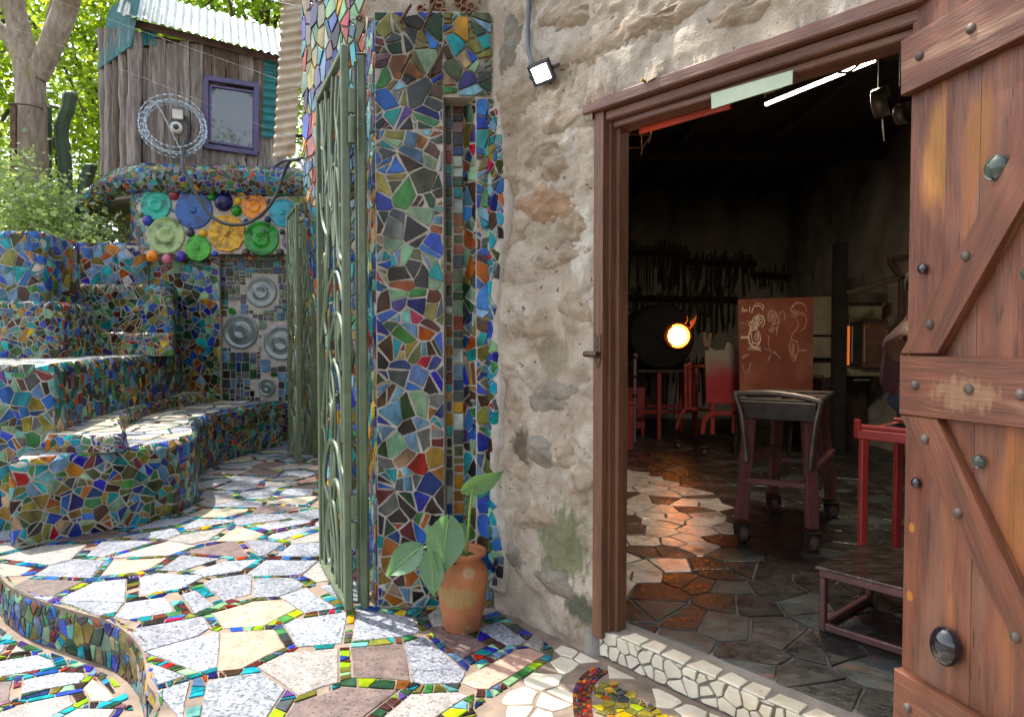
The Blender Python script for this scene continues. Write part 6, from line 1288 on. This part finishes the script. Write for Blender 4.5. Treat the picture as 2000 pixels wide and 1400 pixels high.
def ladle(px, py, Y, r, lab, ax):
    c = A(px, py, Y); t = thing('ladle', lab, 'ladle', c, 'ladles hung inside the doorway'); m = MB(); m.lathe(c, [(0, -r*.55), (r*.9, -r*.55), (r, -r*.5), (r*1.02, r*.5), (r*.95, r*.5), (r*.93, -r*.42), (0, -r*.45)], 24, axis=ax); m.make('bowl', alu, t)
    m = MB(); m.bar(c+V((0, .03, r*.9)), V((c.x, c.y+.03, min(CZ-.02, c.z+.9))), .018, .008, up=V((0, 1, 0))); m.make('handle', iron, t); return c
c = ladle(1722, 200, 4.2, .085, 'round dented ladle hanging just left of the open door', (.75, -.6, .1)); ladle(1764, 222, 4.0, .06, 'small ladle half hidden behind the top of the open door', (.5, -.8, .0))
m = MB(); m.bar(c+V((-.005, -.02, -.10)), c+V((.01, -.02, -.24)), .018, .006, up=V((1, 0, 0))); tag(m.make('metal_strip', alu), 'short metal strip dangling under the round ladle', 'strip')
wc = thing('wire_basket', 'thin copper-coloured wire basket hanging by the left jamb', 'basket', A(1240, 260, 4.6)); qq = lambda px, py, d=0: A(px, py, 4.6+d)
m = MB()
for a, b in (((1226, 263), (1271, 264)), ((1271, 264), (1255, 288)), ((1226, 290), (1255, 288)), ((1251, 230), (1253, 288)), ((1226, 262), (1248, 244)), ((1269, 232), (1271, 264)), ((1226, 263), (1226, 290))): m.tube([qq(*a), qq(*b)], .0045, 6)
for a in ((1226, 263), (1271, 264), (1255, 288), (1226, 290)): m.tube([qq(*a), qq(*a)+V((.03, .22, .01))], .0045, 6)
m.tube([qq(1251, 230), V((qq(1251, 230).x, 4.6, CZ-.02))], .003, 5)
m.make('basket_wire', mat('copper_wire', srgb('9a6a52'), rough=.5, metal=.5), wc)
# loose cables on the back wall and a tub under the shield
rng = random.Random(31)
for x, y, lab in ((1236, 560, 'dark hose looping on the back wall at the far left, over the furnace'), (1300, 590, 'dark hose looping on the back wall above the furnace mouth'), (1375, 560, 'dark hose looping on the back wall over the red heat shield'), (1412, 520, 'dark hose looping on the back wall left of the chalkboard')):
    m = MB(); m.tube(crom([A(x, y, 11.2), A(x+rng.uniform(-25, -5), y+rng.uniform(30, 50), 11.18), A(x+rng.uniform(5, 30), y+rng.uniform(30, 55), 11.18), A(x+rng.uniform(10, 40), y+rng.uniform(-5, 15), 11.2)], 7), .012, 6); tag(m.make('hanging_hose', iron), lab, 'hose', 'hoses on the back wall')
tub = thing('plastic_tub', 'pale plastic tub on the floor under the red heat shield', 'tub', G(1411, 834, FZ)); m = MB(); c = G(1411, 834, FZ); m.lathe(c, [(0, 0), (.13, 0), (.16, .13), (.168, .13), (.168, .145), (.15, .145), (.125, .02), (0, .02)], 24); m.make('tub_body', mat('pale_plastic', srgb('a8a290'), rough=.5), tub)
# ================================================================== VEGETATION
def leaves(cents, per, spread, size, seed, flat=.5):
    r = np.random.default_rng(seed); c = np.repeat(np.array([tuple(p) for p in cents]), per, axis=0); n = len(c)
    p = c+r.normal(0, 1, (n, 3))*np.array(spread)
    a = r.normal(0, 1, (n, 3)); a[:, 2] *= flat; a /= np.linalg.norm(a, axis=1)[:, None]; b = r.normal(0, 1, (n, 3)); b -= a*(a*b).sum(1)[:, None]; b /= np.linalg.norm(b, axis=1)[:, None]; nn = np.cross(a, b)
    s = size*r.uniform(.55, 1.35, (n, 1)); w = s*r.uniform(.28, .42, (n, 1))
    v = np.stack([p-a*s*.5, p+b*w+nn*s*.08-a*s*.05, p+a*s*.5-nn*s*.06, p-b*w+nn*s*.08-a*s*.05], axis=1).reshape(-1, 3)
    i = np.arange(n)*4; f = np.concatenate([np.stack([i, i+1, i+2], 1), np.stack([i, i+2, i+3], 1)]); return v, f
def leaf_obj(name, v, f, mt, parent, kind=None):
    off = np.array(base(parent)) if parent is not None else 0; me = bpy.data.meshes.new(name); me.vertices.add(len(v)); me.vertices.foreach_set('co', (v-off).ravel()); me.loops.add(len(f)*3); me.polygons.add(len(f))
    me.loops.foreach_set('vertex_index', f.ravel()); me.polygons.foreach_set('loop_start', np.arange(len(f))*3); me.update(calc_edges=True); me.validate(); me.materials.append(mt); return tag(link(name, me, parent), kind=kind)
bark = mat('pale_bark', srgb('a5988a'), srgb('7d6f63'), scale=5, rough=.9, bump=.7, bscale=22, stretch=(3, 3, .8), c3=srgb('8f8a4a'), s3=1.6, lo3=.56, hi3=.7, speck=[(9, srgb('b5b0a4'), .64, .72)])
bark2 = mat('brown_bark', srgb('5f5040'), srgb('46392d'), scale=6, rough=.95, bump=.7, bscale=24, stretch=(3, 3, .7))
LG = [leafmat('leaf_yellow_green', srgb('7d9a34'), srgb('c9dc3c')), leafmat('leaf_mid_green', srgb('6a8c36'), srgb('b0cc38')), leafmat('leaf_deep_green', srgb('557434'), srgb('8cac34'))]
def tree(x, y, h, cr, cz, n, per, mt, label, seed, trunk_r=.16, size=.16, lean=0):
    rng = random.Random(seed); z0 = bank_z(x, y)-.1; t = thing('tree', label, 'tree', (x, y, z0), 'trees behind the courtyard'); m = MB(); top = V((x+lean, y, z0+h*.7))
    m.tube(crom([(x, y, z0), (x+.1+lean*.2, y, z0+h*.25), (x-.1+lean*.6, y+.1, z0+h*.5), top], 6), [trunk_r*(1-.65*i/18) for i in range(19)], 9); cs = []
    for k in range(n):
        u, v_, w_ = rng.gauss(0, 1), rng.gauss(0, 1), rng.gauss(0, 1); l = math.sqrt(u*u+v_*v_+w_*w_); q_ = rng.random()**.45
        cs.append(V((x+lean*.7+u/l*q_*cr[0], y+v_/l*q_*cr[1], z0+cz+w_/l*q_*cr[2])))
    for k in range(11):
        e = cs[rng.randrange(n)]; s0 = V((x, y, z0)).lerp(top, rng.uniform(.35, 1)); mid_ = s0.lerp(e, .5)+V((rng.uniform(-.3, .3), rng.uniform(-.3, .3), .2)); m.tube(crom([s0, mid_, e], 5), [trunk_r*.38*(1-.8*i/10) for i in range(11)], 6)
    m.make('trunk', bark2, t); v, f = leaves(cs, per, (.34, .34, .26), size, seed); leaf_obj('crown', v, f, mt, t); return t
for k, (x, y, h, cr, cz, n, per, mi, lab, tr) in enumerate((
    (-12.2, 13.6, 9, (2.2, 1.6, 3.6), 4.6, 62, 75, 1, 'bushy green tree at the far left edge behind the big pale trunk', .17), (-10.4, 14.6, 10, (1.9, 1.6, 4.0), 5.2, 66, 75, 0, 'yellow-green tree lit from behind just right of the big pale trunk', .15),
    (-9.0, 15.8, 10, (2.0, 1.6, 4.2), 5.2, 66, 75, 1, 'tall green tree filling the gap left of the cabin', .14), (-7.4, 14.6, 10.5, (1.9, 1.5, 3.2), 6.4, 54, 70, 0, 'yellow-green tree rising behind the left end of the cabin roof', .15),
    (-5.2, 14.8, 10.5, (2.0, 1.6, 2.8), 6.8, 54, 70, 1, 'light green tree behind the middle of the cabin roof', .15), (-3.0, 14.6, 10.5, (1.9, 1.6, 2.8), 6.8, 48, 70, 0, 'tree top showing between the cabin roof and the rusty sheet', .15),
    (-14.5, 17.5, 11, (3.2, 2, 4.6), 5.0, 70, 70, 2, 'dark tree standing deep behind the left trees', .2), (-10.8, 19, 12, (3.4, 2, 5.0), 5.6, 74, 70, 2, 'dark background tree behind the yellow-green ones', .2), (-7.0, 19.5, 12, (3.4, 2, 4.6), 6.2, 70, 70, 2, 'dark background tree far behind the cabin', .2))):
    tree(x, y, h, cr, cz, n, per, LG[mi], lab, 300+k, tr)
tree(1.5, -8.5, 12, (3.2, 2.4, 3.6), 8.2, 60, 70, LG[1], 'tall tree across the yard that is mirrored in the cabin window', 341, .2)
tree(5.0, -9.5, 11, (3.0, 2.4, 3.4), 7.6, 60, 70, LG[2], 'dark tree across the yard beside the mirrored one', 342, .2)
# big pale tree in front
bx = A(64, 300, 11.0); bz0 = bank_z(bx.x, 11)-.15; big = thing('big_tree', 'big pale-barked tree with a trunk forking into thick limbs above the bush', 'tree', (bx.x, 11, bz0)); m = MB()
def limb(pts, rs):
    c = crom(pts, 7); k = len(c); rr = []
    for i in range(k):
        t = i/(k-1)*(len(rs)-1); a = min(len(rs)-2, int(t)); rr.append(rs[a]*(1-(t-a))+rs[a+1]*(t-a)+.006*noise.noise(c[i]*5))
    m.tube(c, rr, 16)
B = lambda px, py, Y=11: A(px, py, Y)
limb([V((bx.x, 11, bz0)), B(64, 350), B(62, 250), B(60, 170), B(58, 125)], [.25, .23, .215, .21, .24])
limb([B(56, 150), B(48, 105), B(38, 60), B(30, 20), B(22, -40), B(10, -140)], [.2, .2, .17, .155, .15, .13])
limb([B(70, 150), B(92, 105), B(112, 60), B(128, 15), B(145, -45, 10.7), B(175, -160, 10.2)], [.17, .17, .18, .18, .16, .12])
limb([B(45, 130), B(28, 90), B(8, 66), B(-20, 40), B(-70, 0)], [.13, .11, .1, .1, .08]); limb([B(48, 95), B(30, 62), B(15, 20), B(-8, -30)], [.1, .085, .085, .07])
limb([B(88, 95), B(94, 45), B(103, 5), B(112, -40)], [.07, .05, .045, .04])
rng = random.Random(17); cs = []; tips = []
for k in range(30):
    e = V((bx.x+rng.uniform(-2.6, 4.6), 10.6+rng.uniform(-4.2, 2.2), rng.uniform(7.6, 10.2))); tips.append(e); s0 = (B(10, -140), B(175, -160, 10.2), B(-70, 0))[k % 3]; limb([s0, s0.lerp(e, .5)+V((0, 0, .4)), e], [.08, .045, .012]); cs += [e+V((rng.gauss(0, .35), rng.gauss(0, .35), rng.gauss(0, .2))) for _ in range(1 if k % 3 else 0)]
lc = V((-1.5, 4.1, 8.0)); limb([B(175, -160, 10.2), V((-4.2, 7.6, 9.0)), V((-2.4, 5.2, 8.5)), lc], [.09, .07, .045, .02])  # unseen limb added overhead so its leaves dapple the door and wall
for k in range(13):
    e = lc+V((rng.uniform(-1.1, 1.0), rng.uniform(-.9, 1.0), rng.uniform(-.35, .45))); limb([V((-2.4, 5.2, 8.5)).lerp(lc, rng.random()), e], [.025, .008]); cs += [e, e+V((rng.gauss(0, .2), rng.gauss(0, .2), 0))]
m.make('trunk', bark, big); v, f = leaves(cs, 62, (.33, .33, .2), .15, 55); leaf_obj('crown', v, f, LG[1], big)
# leafy bush with pale glossy leaves
bush = thing('bush', 'sunlit bush of small pale glossy leaves behind the mosaic seating', 'bush', (-6.6, 10.0, 2.2)); rng = random.Random(23); cs = []; m = MB()
for k in range(105):
    px = rng.uniform(-70, 215); topy = 285+max(0, px-20)*.75+rng.uniform(0, 30); py = rng.uniform(min(topy, 470), 505); cs.append(A(px, py, 9.9+rng.uniform(-.35, 1.0)))
    if k % 4 == 0: e = cs[-1]; m.tube(crom([(e.x+rng.uniform(-.5, .5), 10.3, 2.2), (e.x+rng.uniform(-.3, .3), 10.2, (e.z+2.3)/2), e], 5), [.016, .014, .013, .012, .011, .01, .009, .008, .007, .006, .005], 5)
m.make('stem', bark2, bush); v, f = leaves(cs, 70, (.20, .20, .15), .085, 66, .35); leaf_obj('foliage', v, f, leafmat('leaf_pale_glossy', srgb('96ab84'), srgb('b4c86a'), .28), bush)
cac = mat('cactus_green', srgb('4c6146'), srgb('3d5240'), scale=8, rough=.6)
for k, (pts, lab) in enumerate((([(128, 340), (120, 255), (132, 215), (139, 178)], 'tall cactus column rising beside the big tree trunk'), ([(165, 420), (167, 360), (172, 340), (178, 320)], 'cactus column standing left of the mosaic overhang'), ([(148, 415), (146, 400), (150, 376)], 'short cactus stub under the tall cactus columns'), ([(92, 330), (92, 250), (91, 205)], 'thin cactus right behind the big tree trunk'), ([(178, 470), (196, 430), (190, 410)], 'leaning dark cactus below the drooping overhang'))):
    t = thing('cactus', lab, 'cactus', A(*pts[0], 11.4), 'column cacti behind the courtyard'); p0 = A(*pts[0], 11.4); c = crom([V((p0.x, 11.4, bank_z(p0.x, 11.4)-.1))]+[A(px, py, 11.4) for px, py in pts], 8); n = len(c); mm = MB(); N_ = 21; vs_ = []; fs = []
    for i, p in enumerate(c):
        r = (.105 if k in (0, 1) else .075)*(1-.12*abs(math.sin(i*.55)))*(1 if i < n-2 else .75 if i == n-2 else .2)
        for j in range(N_): a = 2*math.pi*j/N_; rr = r*(1+.16*math.cos(7*a)); vs_.append(p+V((rr*math.cos(a), rr*math.sin(a), 0)))
    for i in range(n-1): fs += [(i*N_+j, i*N_+(j+1) % N_, (i+1)*N_+(j+1) % N_, (i+1)*N_+j) for j in range(N_)]
    fs.append(tuple(range((n-1)*N_, n*N_))); mm.add(vs_, fs, 0, True); mm.make('stem', cac, t)
ip = thing('iron_post', 'rusty iron post with a strap round the big tree trunk', 'post', A(25, 290, 10.7)); ip.location.z = bank_z(ip.location.x, 10.7); m = MB(); a = A(27, 205, 10.7); m.bar(V((A(18, 290, 10.7).x, 10.7, ip.location.z)), a, .09, .05, up=V((0, 1, 0))); m.make('post', rust, ip); m = MB(); m.tube(crom([A(18, 203, 10.65), A(45, 204, 10.7), A(70, 208, 10.75), A(84, 214, 10.85)], 5), .014, 6); m.make('strap', rust, ip)
